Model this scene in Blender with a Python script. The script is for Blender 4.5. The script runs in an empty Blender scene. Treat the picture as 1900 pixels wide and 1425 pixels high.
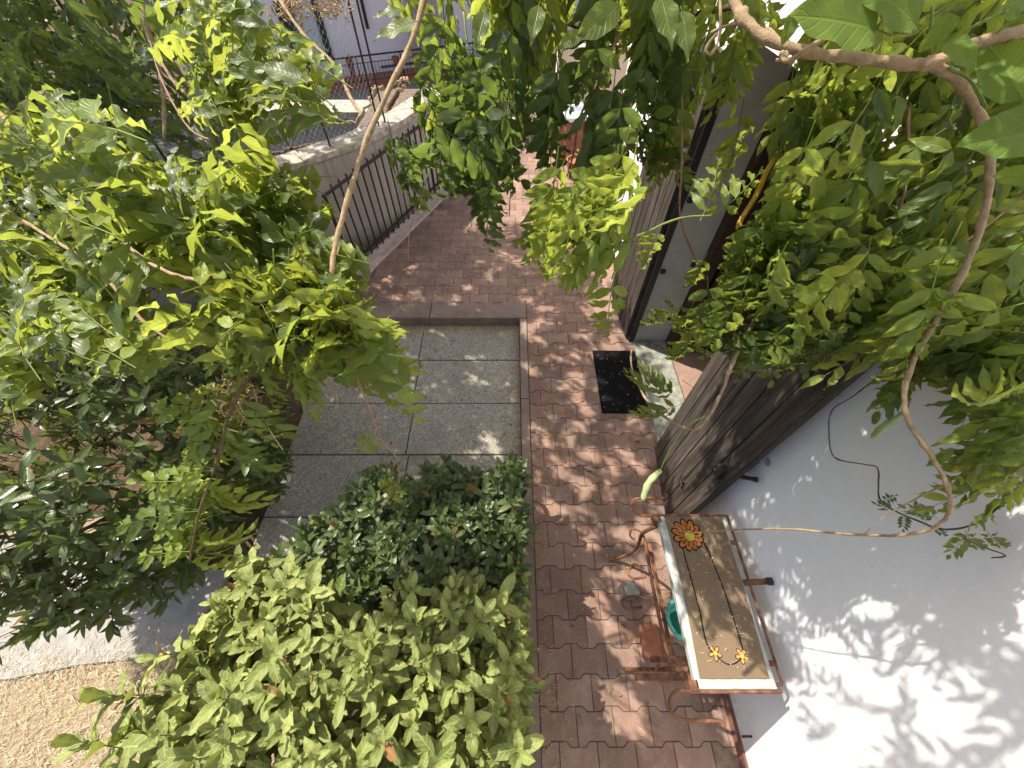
import bpy, math, random
import numpy as np
from mathutils import Vector, Matrix

random.seed(7)
rng = np.random.default_rng(7)
scene = bpy.context.scene
C = scene.collection
rad = math.radians

# ------------------------------------------------------------------ camera, world, sun, exposure
CAM = Vector((0.0, 0.0, 2.75))
PITCH = rad(53.4)                                   # looking down into the passage
FPX = 713.0                                         # focal length in photo pixels (1900 wide)
cam_data = bpy.data.cameras.new("camera")
cam_data.sensor_width = 36.0
cam_data.lens = FPX / 1900.0 * 36.0
cam_data.clip_start = 0.02
cam_data.clip_end = 800
cam = bpy.data.objects.new("camera", cam_data)
cam.location = CAM
cam.rotation_euler = (rad(90) - PITCH, 0, 0)
C.objects.link(cam)
scene.camera = cam

SUN_FROM = Vector((-0.405, 0.25, 0.66)).normalized()
SUN_EL = math.asin(SUN_FROM.z)
SUN_AZ = math.atan2(SUN_FROM.x, SUN_FROM.y)
world = bpy.data.worlds.new("World")
scene.world = world
world.use_nodes = True
wn = world.node_tree
sky = wn.nodes.new("ShaderNodeTexSky")
sky.sky_type = 'NISHITA'
sky.sun_disc = False
sky.sun_elevation = SUN_EL
sky.sun_rotation = SUN_AZ
sky.dust_density = 3.5
sky.ozone_density = 0.6
wn.links.new(sky.outputs[0], wn.nodes["Background"].inputs[0])
wn.nodes["Background"].inputs[1].default_value = 0.135

sd = bpy.data.lights.new("sun", 'SUN')
sd.energy = 5.0
sd.angle = rad(0.53)
sd.color = (1.0, 0.93, 0.82)
sun = bpy.data.objects.new("sun", sd)
sun.rotation_euler = SUN_FROM.to_track_quat('Z', 'Y').to_euler()
sun.location = SUN_FROM * 30
C.objects.link(sun)

scene.view_settings.view_transform = 'Standard'
scene.view_settings.look = 'None'
scene.view_settings.exposure = 0.86
scene.view_settings.gamma = 1.0
scene.view_settings.use_curve_mapping = False
scene.render.engine = 'CYCLES'
scene.cycles.max_bounces = 8
scene.cycles.transmission_bounces = 6
scene.cycles.diffuse_bounces = 4

# ------------------------------------------------------------------ where things stand
CF = Vector((0, math.cos(PITCH), -math.sin(PITCH)))
CU = Vector((0, math.sin(PITCH), math.cos(PITCH)))
CR = Vector((1, 0, 0))
def ray(px, py):
    return CF + CR * ((px - 950) / FPX) - CU * ((py - 712.5) / FPX)
def P(px, py, d):                                   # point at a distance along the view axis
    return CAM + ray(px, py) * d
def G(px, py, z=0.0):                               # point at height z
    r = ray(px, py)
    return CAM + r * ((z - CAM.z) / r.z)

# ------------------------------------------------------------------ mesh helpers
class MB:
    def __init__(s):
        s.v, s.f = [], []
    def add(s, vs, fs):
        o = len(s.v)
        s.v += [tuple(v) for v in vs]
        s.f += [tuple(i + o for i in f) for f in fs]
        return s
    def box(s, c, size, rot=None, taper=1.0):
        x, y, z = (k / 2 for k in size)
        vs = [Vector((sx * x * (taper if sz > 0 else 1), sy * y * (taper if sz > 0 else 1), sz * z))
              for sz in (-1, 1) for sy in (-1, 1) for sx in (-1, 1)]
        if rot is not None: vs = [rot @ v for v in vs]
        c = Vector(c)
        return s.add([v + c for v in vs], [(0, 2, 3, 1), (4, 5, 7, 6), (0, 1, 5, 4), (2, 6, 7, 3), (0, 4, 6, 2), (1, 3, 7, 5)])
    def span(s, a, b):
        a, b = Vector(a), Vector(b)
        return s.box((a + b) / 2, [abs(k) for k in (b - a)])
    def tube(s, pts, r, n=6, cap=True):
        pts = [Vector(p) for p in pts]
        m = len(pts)
        rs = r if isinstance(r, (list, tuple)) else [r] * m
        t0 = (pts[1] - pts[0]).normalized()
        u = t0.orthogonal().normalized()
        vs, fs = [], []
        for i, p in enumerate(pts):
            t = (pts[min(i + 1, m - 1)] - pts[max(i - 1, 0)])
            if t.length < 1e-9: t = t0
            t = t.normalized()
            u = (u - t * u.dot(t))
            u = u.normalized() if u.length > 1e-6 else t.orthogonal().normalized()
            w = t.cross(u)
            for k in range(n):
                a = 2 * math.pi * k / n
                vs.append(p + (u * math.cos(a) + w * math.sin(a)) * rs[i])
        for i in range(m - 1):
            for k in range(n):
                fs.append((i * n + k, i * n + (k + 1) % n, (i + 1) * n + (k + 1) % n, (i + 1) * n + k))
        if cap:
            fs.append(tuple(range(n))[::-1]); fs.append(tuple((m - 1) * n + k for k in range(n)))
        return s.add(vs, fs)
    def lathe(s, prof, c=(0, 0, 0), n=20):
        vs, fs = [], []
        c = Vector(c)
        for (r, z) in prof:
            for k in range(n):
                a = 2 * math.pi * k / n
                vs.append(c + Vector((r * math.cos(a), r * math.sin(a), z)))
        for i in range(len(prof) - 1):
            for k in range(n):
                fs.append((i * n + k, i * n + (k + 1) % n, (i + 1) * n + (k + 1) % n, (i + 1) * n + k))
        return s.add(vs, fs)
    def prism(s, poly, z0, z1, bev=0.0):
        n = len(poly)
        top = offset_poly(poly, -bev) if bev else poly
        vs = [(x, y, z0) for x, y in poly] + [(x, y, z1 - bev) for x, y in poly] + [(x, y, z1) for x, y in top]
        fs = [tuple(range(2 * n, 3 * n))]
        for i in range(n):
            j = (i + 1) % n
            fs += [(i, j, n + j, n + i), (n + i, n + j, 2 * n + j, 2 * n + i)]
        return s.add(vs, fs)
    def mesh(s, name, m=None, smooth=False):
        me = bpy.data.meshes.new(name)
        me.from_pydata(s.v, [], s.f)
        if m: me.materials.append(m)
        if smooth: me.polygons.foreach_set('use_smooth', [True] * len(me.polygons))
        me.update()
        return me
    def build(s, name, m=None, parent=None, smooth=False, bevel=0.0):
        return link(name, s.mesh(name, m, smooth), parent, bevel)

def link(name, me, parent=None, bevel=0.0):
    o = bpy.data.objects.new(name, me)
    C.objects.link(o)
    if parent is not None: o.parent = parent
    if bevel:
        b = o.modifiers.new("bevel", 'BEVEL'); b.width = bevel; b.segments = 2; b.limit_method = 'ANGLE'; b.angle_limit = rad(40)
    return o

def offset_poly(poly, d):
    n = len(poly); out = []
    for i in range(n):
        p0, p1, p2 = (Vector(poly[(i + k) % n]).to_2d() for k in (-1, 0, 1))
        e1, e2 = (p1 - p0), (p2 - p1)
        if e1.length < 1e-7 or e2.length < 1e-7: out.append(tuple(p1)); continue
        n1 = Vector((e1.y, -e1.x)).normalized(); n2 = Vector((e2.y, -e2.x)).normalized()
        b = n1 + n2
        b = b / max(b.length_squared, 0.5) * 2
        q = p1 + b * d * 0.5 * 1.0 if b.length < 1e-6 else p1 + b * d / 1.0 * 0.5 * 2 * 0.5 * 2 * 0.5
        out.append(tuple(q))
    return out

def empty(name, loc=(0, 0, 0), rz=0.0):
    o = bpy.data.objects.new(name, None)
    o.empty_display_size = 0.1
    o.location = loc; o.rotation_euler = (0, 0, rz)
    C.objects.link(o)
    return o
def tag(o, label=None, cat=None, group=None, kind=None):
    if label: o['label'] = label
    if cat: o['category'] = cat
    if group: o['group'] = group
    if kind: o['kind'] = kind
    return o

def smooth_path(pts, k=6):
    pts = [Vector(p) for p in pts]
    out = []
    for i in range(len(pts) - 1):
        p0, p1, p2, p3 = pts[max(i - 1, 0)], pts[i], pts[i + 1], pts[min(i + 2, len(pts) - 1)]
        for j in range(k):
            t = j / k
            out.append(0.5 * ((2 * p1) + (p2 - p0) * t + (2 * p0 - 5 * p1 + 4 * p2 - p3) * t * t + (3 * p1 - p0 - 3 * p2 + p3) * t ** 3))
    out.append(pts[-1])
    return out
def lerp_list(vals, n):
    xs = np.linspace(0, len(vals) - 1, n)
    return list(np.interp(xs, range(len(vals)), vals))

# ------------------------------------------------------------------ material helpers
class NT:
    def __init__(s, name):
        s.m = bpy.data.materials.new(name); s.m.use_nodes = True
        s.t = s.m.node_tree; s.t.nodes.clear()
        s.out = s.t.nodes.new("ShaderNodeOutputMaterial")
    def n(s, typ, props=None, **ins):
        nd = s.t.nodes.new("ShaderNode" + typ)
        for k, v in (props or {}).items(): setattr(nd, k, v)
        for k, v in ins.items():
            key = int(k[1:]) if k[0] == 'i' and k[1:].isdigit() else k.replace('_', ' ')
            s.put(nd.inputs[key], v)
        return nd
    def put(s, sock, v):
        if hasattr(v, 'outputs'): v = v.outputs[0]
        if isinstance(v, bpy.types.NodeSocket): s.t.links.new(v, sock)
        else: sock.default_value = v
    def coord(s, kind='Object'): return s.n('TexCoord').outputs[kind]
    def noise(s, scale, detail=4, rough=0.6, vec=None, dist=0.0):
        return s.n('TexNoise', Scale=scale, Detail=detail, Roughness=rough, Distortion=dist, Vector=vec if vec is not None else s.coord()).outputs[0]
    def vor(s, scale, feature='F1', vec=None, out=0):
        return s.n('TexVoronoi', dict(feature=feature), Scale=scale, Vector=vec if vec is not None else s.coord()).outputs[out]
    def ramp(s, fac, stops, interp='LINEAR'):
        r = s.n('ValToRGB', Fac=fac); e = r.color_ramp.elements; r.color_ramp.interpolation = interp
        while len(e) < len(stops): e.new(0.5)
        for el, (p, c) in zip(e, stops):
            el.position = p; el.color = (c, c, c, 1) if not hasattr(c, '__len__') else (*c, 1)
        return r.outputs[0]
    def mix(s, fac, a, b, mode='MIX'):
        nd = s.n('Mix', dict(data_type='RGBA', blend_type=mode))
        for sock, v in ((nd.inputs[0], fac), (nd.inputs[6], a), (nd.inputs[7], b)):
            if isinstance(v, tuple) and len(v) == 3: v = (*v, 1)
            s.put(sock, v)
        return nd.outputs[2]
    def math(s, op, a, b=0.0, c=0.0, clamp=False):
        return s.n('Math', dict(operation=op, use_clamp=clamp), i0=a, i1=b, i2=c).outputs[0]
    def bump(s, h, strength=0.5, dist=0.01, normal=None):
        nd = s.n('Bump', Strength=strength, Distance=dist, Height=h)
        if normal is not None: s.put(nd.inputs['Normal'], normal)
        return nd.outputs[0]
    def rnd(s): return s.n('ObjectInfo').outputs['Random']
    def bsdf(s, col, rough=0.6, normal=None, spec=0.5, metal=0.0, **kw):
        b = s.n('BsdfPrincipled')
        if isinstance(col, tuple) and len(col) == 3: col = (*col, 1)
        s.put(b.inputs['Base Color'], col); s.put(b.inputs['Roughness'], rough)
        s.put(b.inputs['Specular IOR Level'], spec); s.put(b.inputs['Metallic'], metal)
        if normal is not None: s.put(b.inputs['Normal'], normal)
        for k, v in kw.items(): s.put(b.inputs[k.replace('_', ' ')], v)
        return b
    def done(s, sh):
        s.put(s.out.inputs[0], sh); return s.m

def simple(name, c, rough=0.6, var=0.25, scale=20, bump=0.2, spec=0.4, metal=0.0, obj_var=0.0, bdist=0.004):
    t = NT(name)
    nz = t.noise(scale)
    c1 = tuple(k * (1 - var) for k in c); c2 = tuple(min(1, k * (1 + var)) for k in c)
    col = t.mix(t.ramp(nz, [(0.3, 0.0), (0.7, 1.0)]), c1, c2)
    if obj_var:
        col = t.mix(1.0, col, t.ramp(t.rnd(), [(0, 1 - obj_var), (1, 1.0)]), 'MULTIPLY')
    return t.done(t.bsdf(col, rough, t.bump(t.noise(scale * 6, 5), bump, bdist), spec, metal))

M = {}
def mk_leaf(name, dark, light, trans, tfac=0.42, rough=0.42, spec=0.45, vein=0.5, nerve=9.0, veincol=None, spots=0.0):
    t = NT(name)
    uv = t.n('UVMap'); sep = t.n('SeparateXYZ', Vector=uv.outputs[0])
    a = t.math('ABSOLUTE', t.math('MULTIPLY_ADD', sep.outputs[0], 2.0, -1.0))
    mid = t.n('MapRange', Value=a, i1=0.02, i2=0.09, i3=1.0, i4=0.0).outputs[0]
    sv = t.math('FRACT', t.math('SUBTRACT', t.math('MULTIPLY', sep.outputs[1], nerve), t.math('MULTIPLY', a, nerve * 0.22)))
    svr = t.math('ABSOLUTE', t.math('SUBTRACT', sv, 0.5))
    side = t.n('MapRange', Value=svr, i1=0.0, i2=0.13, i3=0.75, i4=0.0).outputs[0]
    veins = t.math('MAXIMUM', mid, side)
    at = t.n('Attribute', dict(attribute_name='rnd'))
    r = t.math('FRACT', t.math('ADD', at.outputs['Fac'], t.math('MULTIPLY', t.rnd(), 0.6180)))
    blot = t.noise(35, 3)
    f = t.math('ADD', t.math('MULTIPLY', r, 0.75), t.math('MULTIPLY', t.math('SUBTRACT', blot, 0.4), 0.7), clamp=True)
    col = t.mix(f, dark, light)
    vc = veincol or tuple(min(1, k * 1.9) for k in light)
    col = t.mix(t.math('MULTIPLY', veins, vein * 0.6), col, vc)
    tcol = t.mix(f, tuple(k * 0.72 for k in trans), trans)
    tcol = t.mix(t.math('MULTIPLY', veins, 0.45), tcol, tuple(k * 0.45 for k in trans))
    if spots:
        sp = t.ramp(t.noise(60, 2), [(0.66, 0.0), (0.72, 1.0)])
        sp = t.math('MULTIPLY', sp, t.math('GREATER_THAN', r, 1 - spots))
        col = t.mix(sp, col, (0.22, 0.11, 0.03)); tcol = t.mix(sp, tcol, (0.2, 0.08, 0.01))
    h = t.math('ADD', t.math('MULTIPLY', veins, -1.0), t.math('MULTIPLY', t.noise(120, 2), 0.5))
    nb = t.bump(h, 0.55, 0.0012)
    rg = t.math('MULTIPLY_ADD', blot, 0.25, rough - 0.1)
    b = t.bsdf(col, rg, nb, spec)
    tr = t.n('BsdfTranslucent', Color=tcol, Normal=nb)
    mx = t.n('MixShader', i0=tfac, i1=b.outputs[0], i2=tr.outputs[0])
    return t.done(mx.outputs[0])

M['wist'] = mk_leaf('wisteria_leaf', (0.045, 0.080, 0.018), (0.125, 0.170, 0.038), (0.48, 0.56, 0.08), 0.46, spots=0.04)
M['wist_shade'] = mk_leaf('wisteria_leaf_shade', (0.034, 0.062, 0.020), (0.085, 0.122, 0.040), (0.26, 0.36, 0.06), 0.38)  # darker copy of the wisteria leaf, shade put into its colour
M['young'] = mk_leaf('young_wisteria_leaf', (0.13, 0.19, 0.025), (0.26, 0.30, 0.055), (0.46, 0.50, 0.06), 0.40, rough=0.5, spots=0.15, veincol=(0.16, 0.17, 0.03))
M['fresh'] = mk_leaf('fresh_wisteria_leaf', (0.105, 0.165, 0.028), (0.215, 0.270, 0.055), (0.58, 0.65, 0.10), 0.47)
M['kiwi'] = mk_leaf('broad_leaf', (0.075, 0.140, 0.022), (0.15, 0.22, 0.045), (0.34, 0.44, 0.05), 0.42, rough=0.6, nerve=7, spec=0.25)
M['viburnum'] = mk_leaf('viburnum_leaf', (0.090, 0.130, 0.032), (0.37, 0.40, 0.135), (0.38, 0.42, 0.06), 0.28, rough=0.55, nerve=6, vein=0.65, spec=0.3)
M['glossy'] = mk_leaf('glossy_leaf', (0.040, 0.070, 0.022), (0.125, 0.160, 0.055), (0.14, 0.24, 0.03), 0.20, rough=0.33, nerve=7, vein=0.35)
M['laurel'] = mk_leaf('laurel_leaf', (0.034, 0.060, 0.016), (0.115, 0.150, 0.045), (0.28, 0.36, 0.05), 0.28, rough=0.30, nerve=8, vein=0.35)
M['far_leaf'] = mk_leaf('evergreen_leaf', (0.014, 0.036, 0.010), (0.045, 0.085, 0.020), (0.14, 0.22, 0.02), 0.25)
M['dead'] = mk_leaf('withered_leaf', (0.14, 0.075, 0.03), (0.30, 0.19, 0.08), (0.30, 0.16, 0.05), 0.2, rough=0.8, spec=0.1)
M['pod'] = simple('seed_pod_skin', (0.30, 0.38, 0.16), 0.6, 0.2, 40, 0.2)
M['stem'] = simple('vine_bark', (0.30, 0.215, 0.13), 0.75, 0.35, 60, 0.6, 0.2)
M['stem_dark'] = simple('dark_vine_bark', (0.085, 0.055, 0.035), 0.75, 0.4, 60, 0.6, 0.2)
M['stem_red'] = simple('reddish_shoot', (0.23, 0.125, 0.085), 0.6, 0.3, 50, 0.3, 0.3)
M['petiole'] = simple('green_stalk', (0.16, 0.22, 0.05), 0.6, 0.25, 40, 0.1, 0.3)
M['twig'] = simple('shrub_twig', (0.12, 0.10, 0.055), 0.8, 0.35, 50, 0.4, 0.2)
M['dry'] = simple('dry_blossom', (0.42, 0.29, 0.16), 0.85, 0.3, 60, 0.3, 0.1)

def mk_wall():
    t = NT('white_plaster')
    lo = t.noise(1.3, 4)
    col = t.mix(t.ramp(lo, [(0.35, 0.0), (0.7, 1.0)]), (0.74, 0.735, 0.725), (0.82, 0.815, 0.81))
    dirt = t.ramp(t.noise(9, 6), [(0.60, 0.0), (0.78, 0.22)])
    col = t.mix(dirt, col, (0.52, 0.50, 0.46))
    z = t.n('SeparateXYZ', Vector=t.n('NewGeometry').outputs['Position']).outputs[2]
    foot = t.n('MapRange', Value=t.math('SUBTRACT', z, t.math('MULTIPLY', t.noise(7, 5), .30)), i1=-.08, i2=.16, i3=.55, i4=0.0).outputs[0]
    col = t.mix(t.math('MULTIPLY', foot, t.ramp(t.noise(30, 5), [(0.3, 0.3), (0.6, 1.0)])), col, (0.40, 0.35, 0.30))
    dv_ = t.n('VectorMath', dict(operation='ADD'), i0=t.coord(), i1=t.n('VectorMath', dict(operation='SCALE'), i0=t.n('TexNoise', Scale=4.0, Detail=5.0, Vector=t.coord()).outputs[1], Scale=.25).outputs[0]).outputs[0]
    ck = t.n('TexVoronoi', dict(feature='DISTANCE_TO_EDGE'), Scale=1.6, Vector=dv_).outputs[0]
    ckm = t.math('MULTIPLY', t.ramp(ck, [(0.0, 1.0), (0.0045, 0.0)]), t.ramp(t.noise(1.1, 2), [(0.52, 0.0), (0.6, 0.55)]))
    col = t.mix(ckm, col, (0.42, 0.40, 0.38))
    spk = t.ramp(t.noise(55, 2), [(0.74, 0.0), (0.78, 0.35)])
    col = t.mix(spk, col, (0.45, 0.42, 0.38))
    h = t.math('ADD', t.noise(170, 4), t.math('MULTIPLY', t.noise(22, 4), 1.6))
    return t.done(t.bsdf(col, 0.85, t.bump(h, 0.35, 0.003), 0.2))
M['wall'] = mk_wall()

def mk_wood():
    t = NT('weathered_wood')
    co = t.coord()
    mp = t.n('Mapping', Vector=co); mp.inputs['Scale'].default_value = (28, 28, 1.6)
    add = t.n('VectorMath', dict(operation='ADD'), i0=mp, i1=t.n('CombineXYZ', X=t.math('MULTIPLY', t.rnd(), 50.0)).outputs[0])
    g = t.noise(1.6, 8, 0.7, add.outputs[0], 0.6)
    col = t.ramp(g, [(0.25, (0.010, 0.0085, 0.008)), (0.44, (0.042, 0.034, 0.028)), (0.60, (0.095, 0.077, 0.063)), (0.80, (0.235, 0.205, 0.18))])
    col = t.mix(t.ramp(t.noise(2.2, 3), [(0.45, 0.0), (0.8, 0.45)]), col, (0.095, 0.055, 0.036))
    col = t.mix(1.0, col, t.ramp(t.rnd(), [(0, 0.7), (1, 1.0)]), 'MULTIPLY')
    return t.done(t.bsdf(col, 0.75, t.bump(g, 0.7, 0.004), 0.25))
M['wood'] = mk_wood()

def mk_rust():
    t = NT('rusty_iron')
    a = t.noise(22, 6); b = t.noise(90, 4)
    col = t.ramp(a, [(0.3, (0.055, 0.026, 0.02)), (0.5, (0.155, 0.070, 0.038)), (0.66, (0.265, 0.122, 0.056)), (0.85, (0.25, 0.175, 0.135))])
    return t.done(t.bsdf(col, 0.8, t.bump(t.math('ADD', a, t.math('MULTIPLY', b, 0.6)), 0.6, 0.002), 0.3, 0.15))
M['rust'] = mk_rust()

def mk_paver(name, c1, c2, c3):
    t = NT(name)
    geo = t.n('NewGeometry').outputs['Position']
    at = t.n('Attribute', dict(attribute_name='rnd'))
    r = t.math('FRACT', t.math('ADD', at.outputs['Fac'], t.rnd()))
    col = t.ramp(r, [(0.0, c1), (0.35, c2), (0.7, c3), (1.0, tuple(k * 0.85 for k in c2))])
    col = t.mix(1.0, col, t.ramp(t.math('FRACT', t.math('MULTIPLY', r, 7.31)), [(0, 0.74), (0.5, 1.0), (1, 1.12)]), 'MULTIPLY')
    grit = t.noise(260, 3, 0.7, geo)
    col = t.mix(t.ramp(grit, [(0.35, 0.0), (0.7, 0.55)]), col, tuple(min(1, k * 1.55) for k in c3))
    st = t.ramp(t.noise(2.6, 5, 0.65, geo), [(0.42, 0.0), (0.75, 0.55)])
    col = t.mix(st, col, (0.085, 0.070, 0.060))
    dust = t.ramp(t.noise(7, 6, 0.7, geo), [(0.50, 0.0), (0.76, 0.65)])
    col = t.mix(dust, col, (0.36, 0.285, 0.225))
    h = t.math('ADD', t.math('MULTIPLY', grit, 0.6), t.noise(40, 5, 0.6, geo))
    return t.done(t.bsdf(col, 0.88, t.bump(h, 0.55, 0.003), 0.2))
M['paver'] = mk_paver('red_concrete_paver', (0.160, 0.094, 0.068), (0.200, 0.117, 0.086), (0.255, 0.165, 0.125))

def mk_slab():
    t = NT('washed_concrete')
    geo = t.n('NewGeometry').outputs['Position']
    v = t.vor(130, 'F1', geo, 1)
    d = t.vor(130, 'F1', geo, 0)
    bw = t.n('RGBToBW', Color=v).outputs[0]
    col = t.ramp(bw, [(0.1, (0.185, 0.165, 0.128)), (0.5, (0.325, 0.295, 0.240)), (0.85, (0.48, 0.44, 0.37))])
    col = t.mix(t.ramp(t.noise(2.4, 6, 0.65, geo), [(0.40, 0.0), (0.72, 0.65)]), col, (0.22, 0.205, 0.165))
    col = t.mix(t.ramp(t.noise(18, 5, 0.7, geo), [(0.56, 0.0), (0.68, 0.6)]), col, (0.14, 0.125, 0.09))
    col = t.mix(1.0, col, t.ramp(t.rnd(), [(0, 0.85), (1, 1.0)]), 'MULTIPLY')
    h = t.math('ADD', t.math('MULTIPLY', d, -1.2), t.noise(40, 4, 0.6, geo))
    return t.done(t.bsdf(col, 0.9, t.bump(h, 0.7, 0.004), 0.2))
M['slab'] = mk_slab()

def mk_kerb():
    t = NT('kerb_concrete')
    geo = t.n('NewGeometry').outputs['Position']
    col = t.mix(t.ramp(t.noise(5, 6, 0.7, geo), [(0.35, 0.0), (0.7, 1.0)]), (0.165, 0.115, 0.092), (0.255, 0.195, 0.160))
    col = t.mix(t.ramp(t.noise(120, 3, 0.6, geo), [(0.5, 0.0), (0.75, 0.4)]), col, (0.36, 0.30, 0.25))
    return t.done(t.bsdf(col, 0.9, t.bump(t.noise(70, 5, 0.6, geo), 0.5, 0.003), 0.2))
M['kerb'] = mk_kerb()

def mk_soil():
    t = NT('garden_soil')
    geo = t.n('NewGeometry').outputs['Position']
    col = t.ramp(t.noise(14, 8, 0.75, geo), [(0.3, (0.055, 0.036, 0.022)), (0.55, (0.12, 0.08, 0.05)), (0.8, (0.22, 0.16, 0.10))])
    return t.done(t.bsdf(col, 0.95, t.bump(t.noise(25, 8, 0.7, geo), 1.0, 0.03), 0.1))
M['soil'] = mk_soil()
def mk_straw():
    t = NT('dry_straw_ground')
    geo = t.n('NewGeometry').outputs['Position']
    col = t.ramp(t.noise(60, 8, 0.75, geo), [(0.3, (0.20, 0.145, 0.085)), (0.55, (0.40, 0.315, 0.205)), (0.8, (0.54, 0.45, 0.31))])
    return t.done(t.bsdf(col, 0.95, t.bump(t.noise(80, 8, 0.7, geo), 1.0, 0.02), 0.1))
M['straw'] = mk_straw()
M['joint'] = simple('joint_sand', (0.15, 0.115, 0.09), 0.95, 0.45, 18, 0.8, 0.1)
M['straw_bit'] = simple('straw_bits', (0.50, 0.40, 0.26), 0.9, 0.45, 30, 0.1, 0.15)
M['litter'] = simple('dry_litter', (0.40, 0.28, 0.14), 0.9, 0.45, 25, 0.1, 0.15)
M['concrete'] = simple('pale_concrete', (0.27, 0.26, 0.24), 0.9, 0.18, 12, 0.5, 0.2)
M['black'] = simple('black_iron', (0.012, 0.011, 0.011), 0.5, 0.3, 40, 0.2, 0.5)
M['railing'] = simple('black_painted_iron', (0.025, 0.018, 0.017), 0.55, 0.4, 30, 0.2, 0.4)
M['rubber'] = simple('black_doormat_pile', (0.010, 0.010, 0.011), 0.95, 0.5, 160, 1.0, 0.1, bdist=0.008)
M['stone'] = simple('grey_threshold_stone', (0.22, 0.22, 0.185), 0.6, 0.45, 14, 0.25, 0.35)
M['tile'] = simple('terracotta_floor_tile', (0.28, 0.185, 0.14), 0.5, 0.2, 10, 0.15, 0.4, obj_var=0.2)
M['reveal'] = simple('greyish_reveal', (0.40, 0.385, 0.35), 0.7, 0.12, 7, 0.15, 0.3)  # even greyish beige, darker than the wall plaster
M['dark_wood'] = simple('dark_frame_wood', (0.035, 0.018, 0.012), 0.55, 0.4, 25, 0.2, 0.4)
M['marble'] = simple('worn_white_marble', (0.35, 0.355, 0.32), 0.5, 0.3, 18, 0.25, 0.4)
M['terracotta'] = simple('terracotta', (0.33, 0.135, 0.080), 0.85, 0.2, 20, 0.3, 0.2, obj_var=0.2)
M['teal'] = simple('teal_plastic', (0.06, 0.30, 0.25), 0.4, 0.12, 8, 0.05, 0.5)
M['base'] = simple('brown_skirting', (0.16, 0.075, 0.055), 0.8, 0.3, 15, 0.3, 0.3)
M['cap'] = simple('worn_cement_cap', (0.36, 0.32, 0.26), 0.9, 0.45, 14, 0.6, 0.15)
M['stucco'] = simple('grey_rough_stucco', (0.40, 0.42, 0.42), 0.95, 0.18, 25, 1.0, 0.1, bdist=0.02)
M['facade'] = simple('pinkish_white_facade', (0.88, 0.79, 0.75), 0.9, 0.03, 3, 0.1, 0.15)
M['green_shutter'] = simple('dark_green_shutter', (0.010, 0.030, 0.026), 0.5, 0.2, 20, 0.1, 0.4)
M['curtain'] = simple('pale_curtain', (0.55, 0.58, 0.56), 0.9, 0.08, 10, 0.1, 0.1)
M['blind'] = simple('brown_reed_blind', (0.42, 0.31, 0.26), 0.85, 0.2, 10, 0.1, 0.1)
M['galv'] = simple('galvanised_wire', (0.42, 0.43, 0.43), 0.45, 0.1, 30, 0.0, 0.5, 0.7)
M['yellow'] = simple('yellow_strap', (0.62, 0.38, 0.05), 0.6, 0.15, 30, 0.1, 0.3)
M['cream'] = simple('cream_render', (0.70, 0.60, 0.44), 0.9, 0.08, 8, 0.2, 0.15)
M['interior'] = simple('dim_interior', (0.28, 0.26, 0.24), 0.9, 0.1, 3, 0.1, 0.1)
M['pink_tile'] = simple('pinkish_edge_stone', (0.52, 0.40, 0.35), 0.85, 0.2, 12, 0.3, 0.2, obj_var=0.2)
def mk_glass():
    t = NT('window_glass')
    return t.done(t.bsdf((0.02, 0.025, 0.03), 0.06, None, 0.6))
M['glass'] = mk_glass()
def mk_retain():
    t = NT('stained_concrete_wall')
    geo = t.n('NewGeometry').outputs['Position']
    col = t.mix(t.ramp(t.noise(120, 3, 0.6, geo), [(0.3, 0.0), (0.7, 1.0)]), (0.30, 0.27, 0.235), (0.46, 0.42, 0.375))
    mp = t.n('Mapping', Vector=geo); mp.inputs['Scale'].default_value = (14, 14, 1.2)
    run = t.ramp(t.noise(1.0, 6, 0.7, mp.outputs[0]), [(0.45, 0.0), (0.75, 0.8)])
    z = t.n('SeparateXYZ', Vector=geo).outputs[2]
    topm = t.n('MapRange', Value=z, i1=0.45, i2=1.0, i3=0.15, i4=1.0).outputs[0]
    col = t.mix(t.math('MULTIPLY', run, topm), col, (0.10, 0.085, 0.065))
    low = t.n('MapRange', Value=t.math('ADD', z, t.math('MULTIPLY', t.noise(6, 4, 0.6, geo), 0.25)), i1=0.10, i2=0.32, i3=0.75, i4=0.0).outputs[0]
    col = t.mix(low, col, (0.095, 0.08, 0.06))
    return t.done(t.bsdf(col, 0.95, t.bump(t.noise(60, 6, 0.7, geo), 0.8, 0.01), 0.1))
M['retain'] = mk_retain()
def mk_sisal():
    t = NT('sisal_matting')
    co = t.coord()
    w1 = t.n('TexWave', dict(wave_type='BANDS', bands_direction='X'), Scale=62.0, Distortion=1.5, Detail=2.0, Vector=co).outputs[1]
    w2 = t.n('TexWave', dict(wave_type='BANDS', bands_direction='Y'), Scale=88.0, Distortion=2.0, Detail=2.0, Vector=co).outputs[1]
    h = t.math('MULTIPLY', w1, w2)
    col = t.mix(h, (0.17, 0.118, 0.072), (0.45, 0.335, 0.215))
    col = t.mix(t.ramp(t.noise(7, 5), [(0.45, 0.0), (0.75, 0.35)]), col, (0.16, 0.12, 0.085))
    return t.done(t.bsdf(col, 0.95, t.bump(h, 0.9, 0.003), 0.1))
M['sisal'] = mk_sisal()
M['ink'] = simple('black_print', (0.010, 0.009, 0.009), 0.8, 0.2, 60, 0.3, 0.2)
M['petal'] = simple('orange_print', (0.36, 0.125, 0.030), 0.85, 0.3, 45, 0.4, 0.15)
M['eye'] = simple('yellow_print', (0.50, 0.38, 0.05), 0.85, 0.4, 140, 0.4, 0.15)
M['pale_petal'] = simple('light_orange_print', (0.62, 0.23, 0.08), 0.85, 0.2, 60, 0.4, 0.15)

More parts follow.
